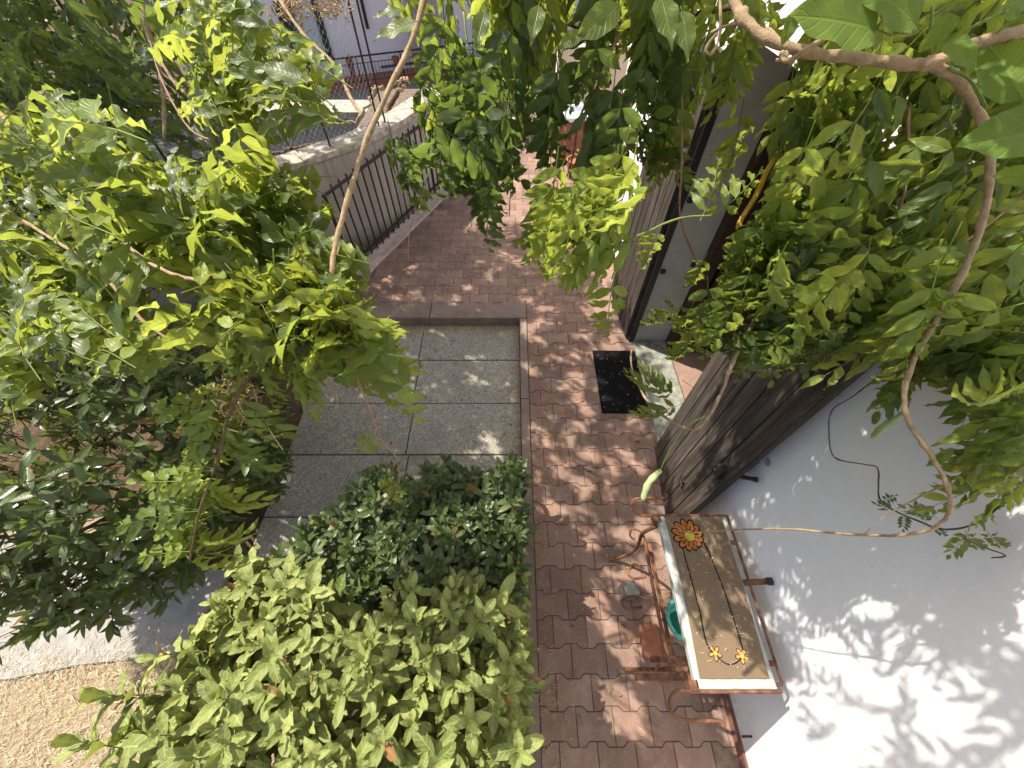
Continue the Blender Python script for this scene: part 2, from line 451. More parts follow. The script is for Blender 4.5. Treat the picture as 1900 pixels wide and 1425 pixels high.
# ================================================================== GROUND AND PAVING
WX = 1.18                                           # outer face of the house wall
XK0, XK1 = 0.078, 0.148                             # kerb beside the path
YC0, YC1 = 2.87, 3.10                               # kerb across
def ground_h(x, y):
    s = max(0.0, min(1.0, (y - (6.4 if x < -1.3 else 10.5)) / 2.2)) if x < -0.4 or y > 10.5 else 0.0
    s = s * s * (3 - 2 * s)
    return -0.13 * (1 - s) - 5.6 * s
gx = np.unique(np.concatenate([np.linspace(-300, -20, 8), np.linspace(-20, 14, 69), np.linspace(14, 300, 8)]))
gy = np.unique(np.concatenate([np.linspace(-60, -4, 6), np.linspace(-4, 30, 86), np.linspace(30, 400, 8)]))
mb = MB()
for y in gy:
    for x in gx:
        mb.v.append((x, y, ground_h(x, y)))
nx = len(gx)
for j in range(len(gy) - 1):
    for i in range(nx - 1):
        mb.f.append((j * nx + i, j * nx + i + 1, (j + 1) * nx + i + 1, (j + 1) * nx + i))
g = mb.build('ground', M['soil'], smooth=True)
tag(g, 'brown garden soil under the shrubs and beyond the paving', 'ground', kind='structure')

# interlocking pavers -------------------------------------------------
PB, PC, PA = 0.0825, 0.060, 0.100
PITCHY = PB + PC
def paver_poly():
    top = [(-PA, PB), (-0.062, PB), (-0.038, PC), (0.038, PC), (0.062, PB), (PA, PB)]
    bot = [(x, -y) for x, y in top]
    return bot + top[::-1]                          # counter-clockwise
def clip_poly(poly, axis, lim, keep_less):
    out = []
    n = len(poly)
    for i in range(n):
        p, q = poly[i], poly[(i + 1) % n]
        inp = (p[axis] <= lim) == keep_less or p[axis] == lim
        inq = (q[axis] <= lim) == keep_less or q[axis] == lim
        if inp: out.append(p)
        if inp != inq:
            t = (lim - p[axis]) / (q[axis] - p[axis])
            out.append(tuple(p[k] + (q[k] - p[k]) * t for k in (0, 1)))
    res = []
    for p in out:
        if not res or (abs(p[0] - res[-1][0]) + abs(p[1] - res[-1][1])) > 1e-4: res.append(p)
    if len(res) > 1 and abs(res[0][0] - res[-1][0]) + abs(res[0][1] - res[-1][1]) < 1e-4: res.pop()
    return res
RL0 = Vector((-1.66, 3.55)); RLD = Vector((0.377, 0.926)).normalized()     # kerb line of the railing
def rail_x(y): return RL0.x + (y - RL0.y) * RLD.x / RLD.y
base_poly = paver_poly()
cells = []
y = -1.1
row = 0
while y < 9.6:
    xs0 = 0.1 if row % 2 else 0.0
    lo = XK1 + 0.004 if y < YC1 + 0.07 else -2.7
    hi = WX - 0.006 if y < 5.3 else 3.2
    k = math.floor((lo - 0.2) / 0.2)
    while k * 0.2 + xs0 - PA < hi:
        cx = k * 0.2 + xs0 + 0.048
        if cx + PA > lo + 0.02 and cx - PA < hi - 0.02:
            if not (y > 3.2 and cx < rail_x(y) + 0.02):
                ylo = YC1 + 0.004 if (cx < XK1 and y < YC1 + 0.15) else None
                cells.append((cx, y, lo, hi, ylo))
        k += 1
    y += PITCHY; row += 1
path = MB()
path.span((XK1 - 0.002, -1.4, -0.12), (WX + 0.02, YC1 - 0.003, -0.0085))
path.span((-2.75, YC1 - 0.001, -0.12), (WX + 0.02, 9.7, -0.0085))
path.span((WX + 0.022, 5.36, -0.12), (3.3, 9.7, -0.0085))
path_o = path.build('paved_path', M['joint'])
tag(path_o, 'reddish interlocking paver path along the white house wall', 'path', kind='structure')
paver_cache = {}
def paver_mesh(cx, cy, lo, hi, ylo):
    poly = base_poly
    key = (round(max(lo - cx, -1), 3) if lo - cx > -PA else None, round(hi - cx, 3) if hi - cx < PA else None, round(ylo - cy, 3) if ylo and ylo - cy > -PB else None)
    if key in paver_cache: return paver_cache[key]
    if key[0] is not None: poly = clip_poly(poly, 0, lo - cx, False)
    if key[1] is not None: poly = clip_poly(poly, 0, hi - cx, True)
    if key[2] is not None: poly = clip_poly(poly, 1, ylo - cy, False)
    if len(poly) < 3: paver_cache[key] = None; return None
    b = MB(); b.prism(offset_poly(poly, -0.0022), -0.06, 0.0, 0.0045)
    paver_cache[key] = b.mesh('paver', M['paver'])
    return paver_cache[key]
def in_frame(p):
    d = p - CAM; dz = d.dot(CF)
    if dz < 0.05: return False
    return abs(d.dot(CR) / dz * FPX) < 960 and abs(d.dot(CU) / dz * FPX) < 725
cells = [c for c in cells if in_frame(Vector((c[0], c[1], 0))) or in_frame(Vector((c[0], c[1] + 0.25, 0))) or in_frame(Vector((c[0] - 0.2, c[1], 0)))]
cells.sort(key=lambda c: (Vector((c[0], c[1], 0)) - CAM).length)
far = MB(); far_r = []
for i, c in enumerate(cells):
    me = paver_mesh(*c)
    if me is None: continue
    loc = Vector((c[0], c[1], random.uniform(-0.0018, 0.0018)))
    if i < 290:
        o = link('paver', me, path_o)
        o.location = loc
        o.rotation_euler = (random.uniform(-.006, .006), random.uniform(-.006, .006), random.uniform(-.008, .008))
    else:
        far.add([Vector(v.co) + loc for v in me.vertices], [tuple(p.vertices) for p in me.polygons])
        far_r += [random.random()] * len(me.vertices)
fo = far.build('paver_field', M['paver'], path_o); tag(fo, kind='stuff')
fo.data.attributes.new('rnd', 'FLOAT', 'POINT').data.foreach_set('value', far_r)

# kerbs -----------------------------------------------------------------
kerb = MB(); kerb.span((XK0 + .004, -1.4, -0.25), (XK1 - .004, YC0 - 0.003, -0.03))
kerb_o = kerb.build('kerb', M['kerb']); tag(kerb_o, 'brown concrete kerb between the paver path and the sunken slabs', 'kerb', kind='structure')
yy = YC0 - 0.004
while yy > -1.3:
    y0 = max(yy - 0.99, -1.3)
    b = MB(); b.prism([(XK0, y0 + .002), (XK1, y0 + .002), (XK1, yy - .002), (XK0, yy - .002)], -0.24, 0.012 + random.uniform(-.003, .003), 0.006)
    b.build('kerb_stone', M['kerb'], kerb_o); yy -= 0.99
for x0, x1 in ((-2.78, -1.846), (-1.842, -0.846), (-0.842, XK1)):
    b = MB(); b.prism([(x0, YC0), (x1, YC0), (x1, YC1), (x0, YC1)], -0.24, 0.016 + random.uniform(-.003, .003), 0.012)
    b.build('kerb_stone', M['kerb'], kerb_o)

# sunken slabs ------------------------------------------------------------
slab_z = -0.09
base = MB(); base.span((-1.835, 0.39, -0.2), (XK0 - 0.001, YC0 - 0.001, -0.105))
terr = base.build('slab_terrace', M['soil']); tag(terr, 'sunken bay of grey washed concrete slabs inside the kerb', 'paving', kind='structure')
ys = [2.868, 2.396, 1.896, 1.397, 0.897, 0.397]
jx = [-0.905, -0.885, -0.862, -0.838, -0.815, -0.80, -0.79]
for i in range(len(ys) - 1):
    for (x0, x1) in ((-1.825, jx[i]), (jx[i], XK0)):
        b = MB()
        b.prism([(x0 + .004, ys[i + 1] + .004), (x1 - .004, ys[i + 1] + .004), (x1 - .004, ys[i] - .004), (x0 + .004, ys[i] - .004)], -0.14, slab_z + random.uniform(-.003, .003), 0.005)
        o = b.build('slab', M['slab'], terr)
# concrete strip and straw at the lower left -----------------------------
cp = [G(-260, 1130, -.1), G(-60, 1262, -.1), G(18, 1262, -.1), G(150, 1235, -.1), G(330, 1215, -.1), G(430, 1060, -.1), G(-120, 985, -.1)]
b = MB(); b.prism([(p.x, p.y) for p in cp], -0.3, -0.085, 0.01)
o = b.build('concrete_walkway', M['concrete']); tag(o, 'pale concrete walkway beside the dark laurel shrub', 'walkway', kind='structure')
b = MB(); b.prism([(-5.5, -1.6), (-0.9, -1.6), (-1.2, 0.05), (-1.845, 0.45), (-3.0, 0.9), (-5.5, 1.2)], -0.3, -0.106, 0.0)
o = b.build('straw_ground', M['straw']); tag(o, 'tan bed of dry straw and sawdust at the lower left', 'ground', kind='structure')

def scatter_bits(name, n, posfn, lmin, lmax, w, m, zoff=0.003):
    vs = np.zeros((n * 4, 3)); k = 0
    for i in range(n):
        x, y, z = posfn()
        a = random.uniform(0, math.pi * 2); l = random.uniform(lmin, lmax) / 2; ww = w * random.uniform(.6, 1.3) / 2
        dx, dy = math.cos(a), math.sin(a)
        t = random.uniform(-.4, .4)
        zz = z + zoff + abs(t) * l
        vs[k] = (x - dx * l + dy * ww, y - dy * l - dx * ww, zz - t * l); vs[k + 1] = (x + dx * l + dy * ww, y + dy * l - dx * ww, zz + t * l)
        vs[k + 2] = (x + dx * l - dy * ww * .3, y + dy * l + dx * ww * .3, zz + t * l + ww * .8); vs[k + 3] = (x - dx * l - dy * ww, y - dy * l + dx * ww, zz - t * l + ww * .8)
        k += 4
    me = bpy.data.meshes.new(name)
    me.from_pydata(vs.tolist(), [], [(4 * i, 4 * i + 1, 4 * i + 2, 4 * i + 3) for i in range(n)])
    me.materials.append(m)
    return link(name, me)
o = scatter_bits('straw', 16000, lambda: (random.uniform(-4.2, -1.2), (random.uniform(-1.2, -.02) if random.random() < .9 else -.05 + abs(random.gauss(0, .12))), (-0.106 if True else 0) + abs(random.gauss(0, .008))), .008, .045, .0024, M['straw_bit'])
tag(o, 'loose dry straw stems strewn over the tan bed', 'straw', kind='stuff')
def lit():
    r = random.random()
    if r < .34: return (random.uniform(-1.5, XK0 - .01), YC0 - .005 - abs(random.gauss(0, .07)), slab_z)
    if r < .60: return (XK0 - .005 - abs(random.gauss(0, .06)), random.uniform(.5, YC0), slab_z)
    if r < .70: return (random.uniform(-1.8, XK0), random.uniform(.4, 2.85), slab_z)
    if r < .80: return (XK1 + abs(random.gauss(0, .10)), random.uniform(-.4, 2.6), 0)
    if r < .90: return (random.uniform(XK1, WX), random.uniform(-.4, 3.6), 0)
    cx, cy = random.choice([(.30, 1.52), (.62, 1.05), (.20, .72), (.75, .60), (.95, .35), (.22, -.15)])
    return (random.gauss(cx, .05), random.gauss(cy, .04), 0)
o = scatter_bits('straw', 900, lambda: (random.uniform(-3.2, -1.9), -.03 + abs(random.gauss(0, .10)), -0.085), .008, .045, .0024, M['straw_bit'])
tag(o, 'stray straw stems blown onto the pale concrete walkway', 'straw', kind='stuff')
o = scatter_bits('fallen_litter', 4200, lit, .006, .028, .0035, M['litter'])
tag(o, 'dry fallen blossom and leaf litter gathered along the kerb', 'litter', kind='stuff')

# ================================================================== HOUSE
house = empty('white_house', (WX, 0, 0))
tag(house, 'white plastered house wall on the right with an open wooden double door', 'house')
def hpart(mb_, name, m, parent=house, **kw):
    mb_.v = [(x - WX, y, z) for x, y, z in mb_.v] if parent is house else mb_.v
    return mb_.build(name, m, parent, **kw)
D0, D1, DT = 1.41, 2.56, 2.25                        # door opening along the wall
YE = 4.95
b = MB()
b.span((WX, -7, -0.3), (WX + .32, D0, 6.0)); b.span((WX, D1, -0.3), (WX + .32, YE, 6.0)); b.span((WX, D0, DT), (WX + .32, D1, 6.0))
hpart(b, 'wall', M['wall'])
b = MB(); b.span((WX + .322, YE - .32, -0.3), (WX + 6, YE, 6.0)); hpart(b, 'gable_wall', M['wall'])
b = MB(); b.span((WX + .322, 0.0, -.05), (WX + 4, 0.1, 3.0)); b.span((WX + 3.9, .1, -.05), (WX + 4, YE - .33, 3)); b.span((WX + .322, .1, 2.7), (WX + 3.9, YE - .33, 2.8)); hpart(b, 'inner_wall', M['interior'])
b = MB(); b.span((WX + .322, .1, -.06), (WX + 3.9, YE - .33, -.004)); hpart(b, 'inner_floor', M['tile'])
# threshold: two strips of stone
for x0, x1 in ((WX - .012, WX + .135), (WX + .139, WX + .30)):
    b = MB(); b.prism([(x0, D0 + .002), (x1, D0 + .002), (x1, D1 - .002), (x0, D1 - .002)], -.05, .022, .004); hpart(b, 'threshold_stone', M['stone'])
tri = [(.02, 0), (.32, .3), (.62, 0), (.32, -.3)]
for i in range(4):
    for j in range(6):
        cx, cy = WX + .34 + .31 * i + (.155 if j % 2 else 0), D0 - .1 + j * .155 * 1.0 * 2 / 2
        s_ = .150
        b = MB(); b.prism([(cx - s_, cy), (cx, cy - s_), (cx + s_, cy), (cx, cy + s_)], -.02, .006, .002)
        if cx - s_ > WX + .325: hpart(b, 'floor_tile', M['tile'])
# skirting strip along the wall, near end
b = MB(); b.span((WX - .012, -2.0, -.005), (WX - .001, 0.62, .075)); hpart(b, 'skirting', M['base'])
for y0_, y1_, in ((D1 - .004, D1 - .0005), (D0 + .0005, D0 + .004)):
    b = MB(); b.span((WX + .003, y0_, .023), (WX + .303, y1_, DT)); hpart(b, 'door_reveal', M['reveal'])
# inner frame and glazed inner door
b = MB(); b.span((WX + .305, D1 - .09, 0.0), (WX + .40, D1 - .004, DT)); hpart(b, 'door_frame', M['dark_wood'], bevel=.004)
b = MB(); b.span((WX + .305, D0 + .004, 0.0), (WX + .40, D0 + .09, DT)); hpart(b, 'door_frame', M['dark_wood'], bevel=.004)
inner = MB()
iy = D1 - .11
inner.span((WX + .42, iy - .03, .02), (WX + .50, iy + .02, 2.15)); inner.span((WX + .93, iy - .03, .02), (WX + 1.01, iy + .02, 2.15))
inner.span((WX + .502, iy - .03, .02), (WX + .928, iy + .02, .30)); inner.span((WX + .502, iy - .03, 2.05), (WX + .928, iy + .02, 2.15))
inner_o = hpart(inner, 'inner_door', M['dark_wood'])
b = MB(); b.span((.502, iy - .008, .302), (.928, iy - .002, 2.048)); b.build('glass_pane', M['glass'], inner_o)
# bolts on the white reveal
for z in (.30, .32 + .55, 1.45):
    b = MB(); b.span((WX + .225, D1 - .022, z), (WX + .255, D1 - .0045, z + .038)); hpart(b, 'bolt_socket', M['black'])
    b = MB(); b.span((WX + .005, D1 - .03, z - .06), (WX + .04, D1 - .0045, z - .025)); hpart(b, 'hinge_pin', M['black'], bevel=.004)
b = MB(); b.span((WX - .05, D1 - .006, .0), (WX - .001, D1 + .028, DT)); hpart(b, 'gap_shade_strip', M['black'])  # black strip standing in for the dark hinge edge and its shadowed gap

def door_leaf(hinge, ang, width, h, label, nplank, near):
    """plank leaf hinged at hinge, lying out along angle ang (radians from +Y)"""
    leaf = bpy.data.objects.new('door_leaf', None); C.objects.link(leaf); leaf.parent = house
    leaf.location = (hinge[0] - WX, hinge[1], 0.03); leaf.rotation_euler = (0, 0, ang)
    tag(leaf, label)
    w = width / nplank
    for i in range(nplank):                          # local: y along the leaf, x towards the path is negative
        b = MB(); x0 = -.036 + random.uniform(-.002, .002)
        b.box((x0 / 2, i * w + w / 2, h / 2), (abs(x0), w - .005, h))
        o = b.build('plank', M['wood'], leaf, bevel=.004)
    for z in (.22, 1.05, 1.9):
        b = MB(); b.box((-.0475 if near else .012, width / 2, z), (.022, width * .94, .11)); b.build('cross_rail', M['wood'], leaf)
    return leaf
near = door_leaf((WX - .066, D0 - .01), math.pi - rad(4), .66, 2.14, 'weathered plank door leaf folded back against the near wall', 6, True)
# note: rotated by pi, local -x faces the wall; mirror planks by using the other face
farl = door_leaf((WX - .050, D1 + .03), rad(3.5), .68, 2.14, 'weathered plank door leaf folded back beyond the doorway', 6, False)
nl = near
def lp(mb_, name, m, **kw):
    mb_.v = [(x - .034, y, z) for x, y, z in mb_.v]
    return mb_.build(name, m, nl, **kw)
b = MB(); b.box((.040, .640, 1.07), (.010, .034, 2.13)); lp(b, 'edge_batten', M['wood'], bevel=.003)
b = MB(); b.lathe([(.0, .0), (.036, .0), (.036, .008), (.025, .012), (.022, .006), (0, .006)], n=18)
b.v = [(.0375 + z, .575 + x, .86 + y * 1.15 + .0) for x, y, z in b.v]; lp(b, 'ring_plate', M['stem_dark'])
def at_x(px, py, X):
    r_ = ray(px, py); return CAM + r_ * ((X - CAM.x) / r_.x)
l0, l1 = at_x(1340, 878, WX - .125), at_x(1398, 889, WX - .045)
b = MB(); b.tube([l0, l0.lerp(l1, .5), l1], [.012, .011, .010], 8); b.tube([l0.lerp(l1, .68), l0.lerp(l1, .66) + Vector((-.004, .012, .026))], [.007, .005], 6)
b.tube([l1, l1.lerp(l0, -.12)], .0125, 8); b.box(l0 + Vector((-.004, .01, -.01)), (.02, .04, .085)); hpart(b, 'handle', M['black'])
b = MB(); b.box((.044, .44, .40), (.016, .05, .05)); b.tube([(.05, .42, .40), (.05, .48, .40)], .006, 6); lp(b, 'bolt', M['black'])
b = MB(); b.box((.044, .60, 1.72), (.016, .05, .10)); b.tube([(.052, .60, 1.68), (.052, .60, 1.78)], .007, 6); lp(b, 'bolt', M['black'])
b = MB(); b.span((WX - .04, D0 - .02, .25), (WX - .001, D0 + .02, .36)); b.span((WX - .04, D0 - .02, 1.75), (WX - .001, D0 + .02, 1.86)); hpart(b, 'hinge', M['black'])
b = MB(); b.tube(smooth_path([(WX + .001, -.265, .20), (WX - .045, -.265, .20), (WX - .05, -.265, .222)], 4), .005, 6)
hpart(b, 'wall_hook', M['black'])
b = MB(); b.lathe([(.0, .004), (.016, .004), (.020, .0)], n=12)
w0 = CAM + ray(1425, 858) * ((WX - CAM.x) / ray(1425, 858).x)
b.v = [(WX - z - .0005, w0.y + x, w0.z + y) for x, y, z in b.v]; hpart(b, 'wall_plug', M['cap'])

# doormat -----------------------------------------------------------------
b = MB()
b.prism([(.757, 1.735), (1.155, 1.728), (1.162, 2.425), (.764, 2.432)], .001, .014, .003)
mat_o = b.build('doormat', M['rubber']); tag(mat_o, 'black rectangular doormat on the pavers before the doorway', 'doormat')
o = scatter_bits('mat_lint', 34, lambda: (random.uniform(.78, 1.14), random.uniform(1.76, 2.41), .0145), .008, .03, .003, M['litter']); o.parent = mat_o; tag(o, kind='stuff')

# ================================================================== IRON TABLE BY THE WALL
TZ = .78
tbl = empty('iron_table', (.92, .28, 0))
tag(tbl, 'narrow rusty wrought iron side table with a pale stone top against the white wall', 'table')
def tp(mb_, name, m, parent=tbl, off=(.92, .28, 0), **kw):
    mb_.v = [(x - off[0], y - off[1], z - off[2]) for x, y, z in mb_.v]
    return mb_.build(name, m, parent, **kw)
b = MB(); b.prism([(.742, -.065), (1.068, -.065), (1.068, .625), (.742, .625)], TZ - .03, TZ, .004); tp(b, 'table_top', M['marble'], bevel=.003)
R_ = .0075
def T(pts, name, r=R_, k=6, m='rust', n=8):
    q = smooth_path(pts, k); b_ = MB(); b_.tube(q, r, n); return tp(b_, name, M[m], smooth=True)
for yb, s in ((.628, 1), (-.068, -1)):               # scrolled top bars at both ends
    yy = yb + .004 * s
    T([(1.085, yy, TZ - .012), (.95, yy, TZ - .012), (.74, yy, TZ - .012), (.66, yy, TZ - .005), (.625, yy + .03 * s, TZ - .0), (.625, yy + .065 * s, TZ), (.66, yy + .085 * s, TZ), (.74, yy + .088 * s, TZ), (.80, yy + .088 * s, TZ), (.812, yy + .098 * s, TZ + .006), (.802, yy + .104 * s, TZ + .010)], 'scroll_bar', .0072)
b = MB(); b.box((.735, .612, TZ - .02), (.035, .035, .04)); b.box((.735, -.052, TZ - .02), (.035, .035, .04)); tp(b, 'corner_clamp', M['rust'])
T([(1.060, .632, TZ - .012), (1.092, .628, TZ - .010), (1.100, .60, TZ - .01), (1.100, .30, TZ - .01), (1.098, .0, TZ - .01), (1.096, -.045, TZ - .01), (1.060, -.052, TZ - .012)], 'back_rail', .006)
for yy in (.50, .02):
    b = MB(); b.box((1.084, yy, TZ - .012), (.034, .022, .006)); tp(b, 'bracket', M['rust'])
T([(1.03, .33, TZ - .045), (1.09, .325, TZ - .02), (1.158, .318, TZ + .055)], 'handle_bar', .013)
b = MB(); b.tube([(1.152, .319, TZ + .047), (1.163, .317, TZ + .063)], .017, 10); tp(b, 'end_cap', M['black'])
for yy in (.585, .0):                                # curved legs, path side and wall side
    T([(.735, yy, TZ - .035), (.70, yy, .62), (.735, yy, .40), (.745, yy, .22), (.70, yy, .06), (.64, yy, .014)], 'leg', .010)
    T([(1.06, yy, TZ - .035), (1.075, yy, .55), (1.06, yy, .30), (1.075, yy, .014)], 'leg', .010)
T([(.712, .56, .60), (.706, .30, .60), (.712, .02, .60)], 'side_rail', .009)
T([(.712, .56, .60), (.70, .60, .595), (.655, .615, .59), (.64, .58, .59), (.66, .56, .59)], 'scroll', .006)
T([(.712, .02, .60), (.705, -.03, .595), (.665, -.05, .59), (.645, -.01, .59), (.67, .02, .59)], 'scroll', .006)
b = MB(); b.box((.76, -.03, .35), (.30, .03, .008)); tp(b, 'foot_bar', M['rust'])
b = MB(); b.box((.85, .04, .40), (.32, .026, .008)); tp(b, 'foot_bar', M['rust'])
T([(.735, .30, .40), (.66, .32, .38), (.60, .30, .37), (.62, .26, .37), (.70, .27, .38)], 'scroll', .007)
T([(.735, .45, .42), (.68, .47, .42), (.64, .43, .42), (.67, .40, .42), (.735, .41, .42)], 'scroll', .007)
b = MB()
for x in (.80, .90, 1.0): b.box((x, .29, .395), (.02, .60, .006))
tp(b, 'lower_shelf', M['rust'])

# sisal runner with printed flowers, lying on the table
rn = empty('sisal_mat', (.93, .28, TZ)); rn.rotation_euler = (0, 0, rad(0.0))
tag(rn, 'brown woven mat with orange flower print lying on the rusty iron table', 'mat')
def mat_xy(u, v):                                    # u across 0..1, v from the far end 0 to the near end 1
    y = .622 - v * .652
    x0 = .770 + .014 * math.sin(v * 2.6 + .3) - .010 * v
    x1 = 1.058 + .006 * math.sin(v * 4) - .008 * v
    return x0 + (x1 - x0) * u, y
def mz(u, v): return TZ + .0045 + .004 * max(0, math.sin(v * 7 + u * 2)) * .4
nu, nv = 8, 30
b = MB(); vs = []
for lay in (0, 1):
    for j in range(nv + 1):
        for i in range(nu + 1):
            x, y = mat_xy(i / nu, j / nv); vs.append((x - .93, y - .28, (mz(i / nu, j / nv) if lay else TZ + .0008) - TZ))
fs = []; A = (nu + 1) * (nv + 1)
for j in range(nv):
    for i in range(nu):
        q = (j * (nu + 1) + i, j * (nu + 1) + i + 1, (j + 1) * (nu + 1) + i + 1, (j + 1) * (nu + 1) + i)
        fs.append(tuple(A + k for k in q[::-1])); fs.append(q)
edge = [(j * (nu + 1), (j + 1) * (nu + 1)) for j in range(nv)] + [((j + 1) * (nu + 1) + nu, j * (nu + 1) + nu) for j in range(nv)] + \
       [(i + 1, i) for i in range(nu)] + [(nv * (nu + 1) + i, nv * (nu + 1) + i + 1) for i in range(nu)]
for a_, c_ in edge: fs.append((a_, c_, A + c_, A + a_))
b.add(vs, fs); b.build('mat', M['sisal'], rn)
def flat(poly, h, name, m):
    b_ = MB(); n_ = len(poly)
    b_.add([(x - .93, y - .28, .0062 + h) for x, y in poly], [tuple(range(n_))]); return b_.build(name, m, rn)
def petal_poly(cx, cy, a, r0, r1, w, n=14):
    out = []
    for k in range(n):
        t = 2 * math.pi * k / n
        l = (r0 + r1) / 2 + (r1 - r0) / 2 * math.cos(t)
        ww = w * math.sin(t) * (0.55 + 0.45 * (l - r0) / (r1 - r0))
        out.append((cx + math.cos(a) * l - math.sin(a) * ww, cy + math.sin(a) * l + math.cos(a) * ww))
    return out
fx, fy = mat_xy(.34, .145)
for i in range(12):
    a = i / 12 * 2 * math.pi + .2
    L_ = .074 + .011 * math.sin(a * 1.0 + 5.4)
    flat(petal_poly(fx, fy, a, .012, L_ + .006, .0225), .0002 + i * .00004, 'petal_outline', M['ink'])
    flat(petal_poly(fx, fy, a, .018, L_ - .001, .0155), .0009 + i * .00004, 'petal', M['petal'])
    flat(petal_poly(fx, fy, a, .022, L_ * .75, .0030), .0016, 'petal_vein', M['ink'])
disc = lambda cx, cy, r, n=18: [(cx + r * math.cos(2 * math.pi * k / n), cy + r * math.sin(2 * math.pi * k / n)) for k in range(n)]
flat(disc(fx, fy, .0265), .0018, 'flower_eye_outline', M['ink']); flat(disc(fx, fy, .0245), .0022, 'flower_eye', M['eye'])
for k in range(9):
    a = k * 2.4; r = .005 + .0015 * k
    flat(disc(fx + r * math.cos(a), fy + r * math.sin(a), .0016, 6), .0026, 'eye_dot', M['ink'])
def ribbon(pts, w, h, name='stem_line'):
    pts = [Vector((*p, 0)) for p in pts]; q = smooth_path(pts, 8)
    b_ = MB(); vs_, fs_ = [], []
    for i, p in enumerate(q):
        t = (q[min(i + 1, len(q) - 1)] - q[max(i - 1, 0)]).normalized(); nn = Vector((-t.y, t.x, 0)) * w / 2
        vs_ += [(p.x + nn.x - .93, p.y + nn.y - .28, .0061 + h), (p.x - nn.x - .93, p.y - nn.y - .28, .0061 + h)]
    for i in range(len(q) - 1): fs_.append((2 * i, 2 * i + 1, 2 * i + 3, 2 * i + 2))
    b_.add(vs_, fs_); b_.build(name, M['ink'], rn)
ribbon([mat_xy(.16, .20), mat_xy(.17, .40), mat_xy(.19, .62), mat_xy(.19, .80), mat_xy(.25, .87)], .006, .0002)
ribbon([mat_xy(.55, .18), mat_xy(.60, .30), mat_xy(.66, .50), mat_xy(.70, .70), mat_xy(.72, .85)], .006, .0002)
ribbon([mat_xy(.28, .88), mat_xy(.42, .925), mat_xy(.54, .925), mat_xy(.66, .90)], .005, .0002)
for (u, v) in ((.29, .87), (.68, .885)):
    cx, cy = mat_xy(u, v)
    for i in range(5):
        a = i / 5 * 2 * math.pi + u * 3
        flat(petal_poly(cx, cy, a, .005, .0295, .0105, 12), .0006 + i * .00004, 'petal_outline', M['ink'])
        flat(petal_poly(cx, cy, a, .008, .0260, .0072, 12), .0011 + i * .00004, 'petal', M['pale_petal'])
    flat(disc(cx, cy, .0085, 12), .0016, 'flower_eye', M['eye'])
o = scatter_bits('mat_crumbs', 120, lambda: (*[k for k in [(lambda p: (p[0] - .93, p[1] - .28))(mat_xy(random.uniform(.05, .95), random.uniform(.1, .95)))][0]], .0075), .006, .018, .002, M['straw_bit']); o.parent = rn; tag(o, kind='stuff')

# teal vessel, brick and grey stone under the table
pot = empty('teal_pot', (.875, .20, .36)); tag(pot, 'teal ribbed plastic pot half hidden under the rusty table', 'pot')
prof = []
for k in range(9):
    r = .048 + .005 * k; prof += [(r, .016 * k), (r + .006, .016 * k + .006), (r + .004, .016 * k + .012)]
prof += [(.093, .150), (.086, .150), (.05, .02), (0.0, .02)]
b = MB(); b.lathe(prof, n=28); b.build('bowl', M['teal'], pot, smooth=True)
b = MB(); b.lathe([(.088, .142), (.103, .142), (.105, .156), (.088, .158)], n=28); b.build('rim', M['teal'], pot, smooth=True)
b = MB(); b.span((.76, .05, .001), (.87, .22, .055)); o = b.build('terracotta_brick', M['terracotta'], bevel=.006); tag(o, 'reddish terracotta brick on the pavers under the iron table', 'brick')
b = MB(); b.box((.74, .40, .045), (.10, .10, .085), Matrix.Rotation(.3, 3, 'Z'), .85); o = b.build('grey_stone_block', M['stone'], bevel=.012); tag(o, 'grey stone block on the pavers under the far half of the table', 'stone block')

# ================================================================== RAILING AND RETAINING WALL
rail = empty('iron_railing', (RL0.x - .14, RL0.y + .05, 0), -math.atan2(RLD.x, RLD.y))
tag(rail, 'black wrought iron railing with vertical bars beside the courtyard pavers', 'railing')
RLEN = 5.6
for i in range(int(RLEN / .118)):
    yy = .03 + i * .118
    b = MB(); b.tube([(0, yy, .0), (0, yy, .93 if i else .86)], .0095 if i % 16 else .016, 6); b.build('bar', M['railing'], rail)
for z in (.10, .88):
    b = MB(); b.box((0, RLEN / 2, z), (.012, RLEN, .032)); b.build('rail', M['railing'], rail)
# edging strip between pavers and railing
edge_o = MB(); edge_o.box((.07, RLEN / 2, -.03), (.20, RLEN, .085)); e_ = edge_o.build('edging', M['pink_tile'])
e_.location = rail.location; e_.rotation_euler = rail.rotation_euler
tag(e_, 'pinkish stone edging strip at the foot of the black railing', 'edging', kind='structure')
for i in range(14):
    b = MB(); b.prism([(.10, i * .4 + .003), (.172, i * .4 + .003), (.172, i * .4 + .397), (.10, i * .4 + .397)], -.06, .022, .004); b.build('edging_stone', M['pink_tile'], e_)

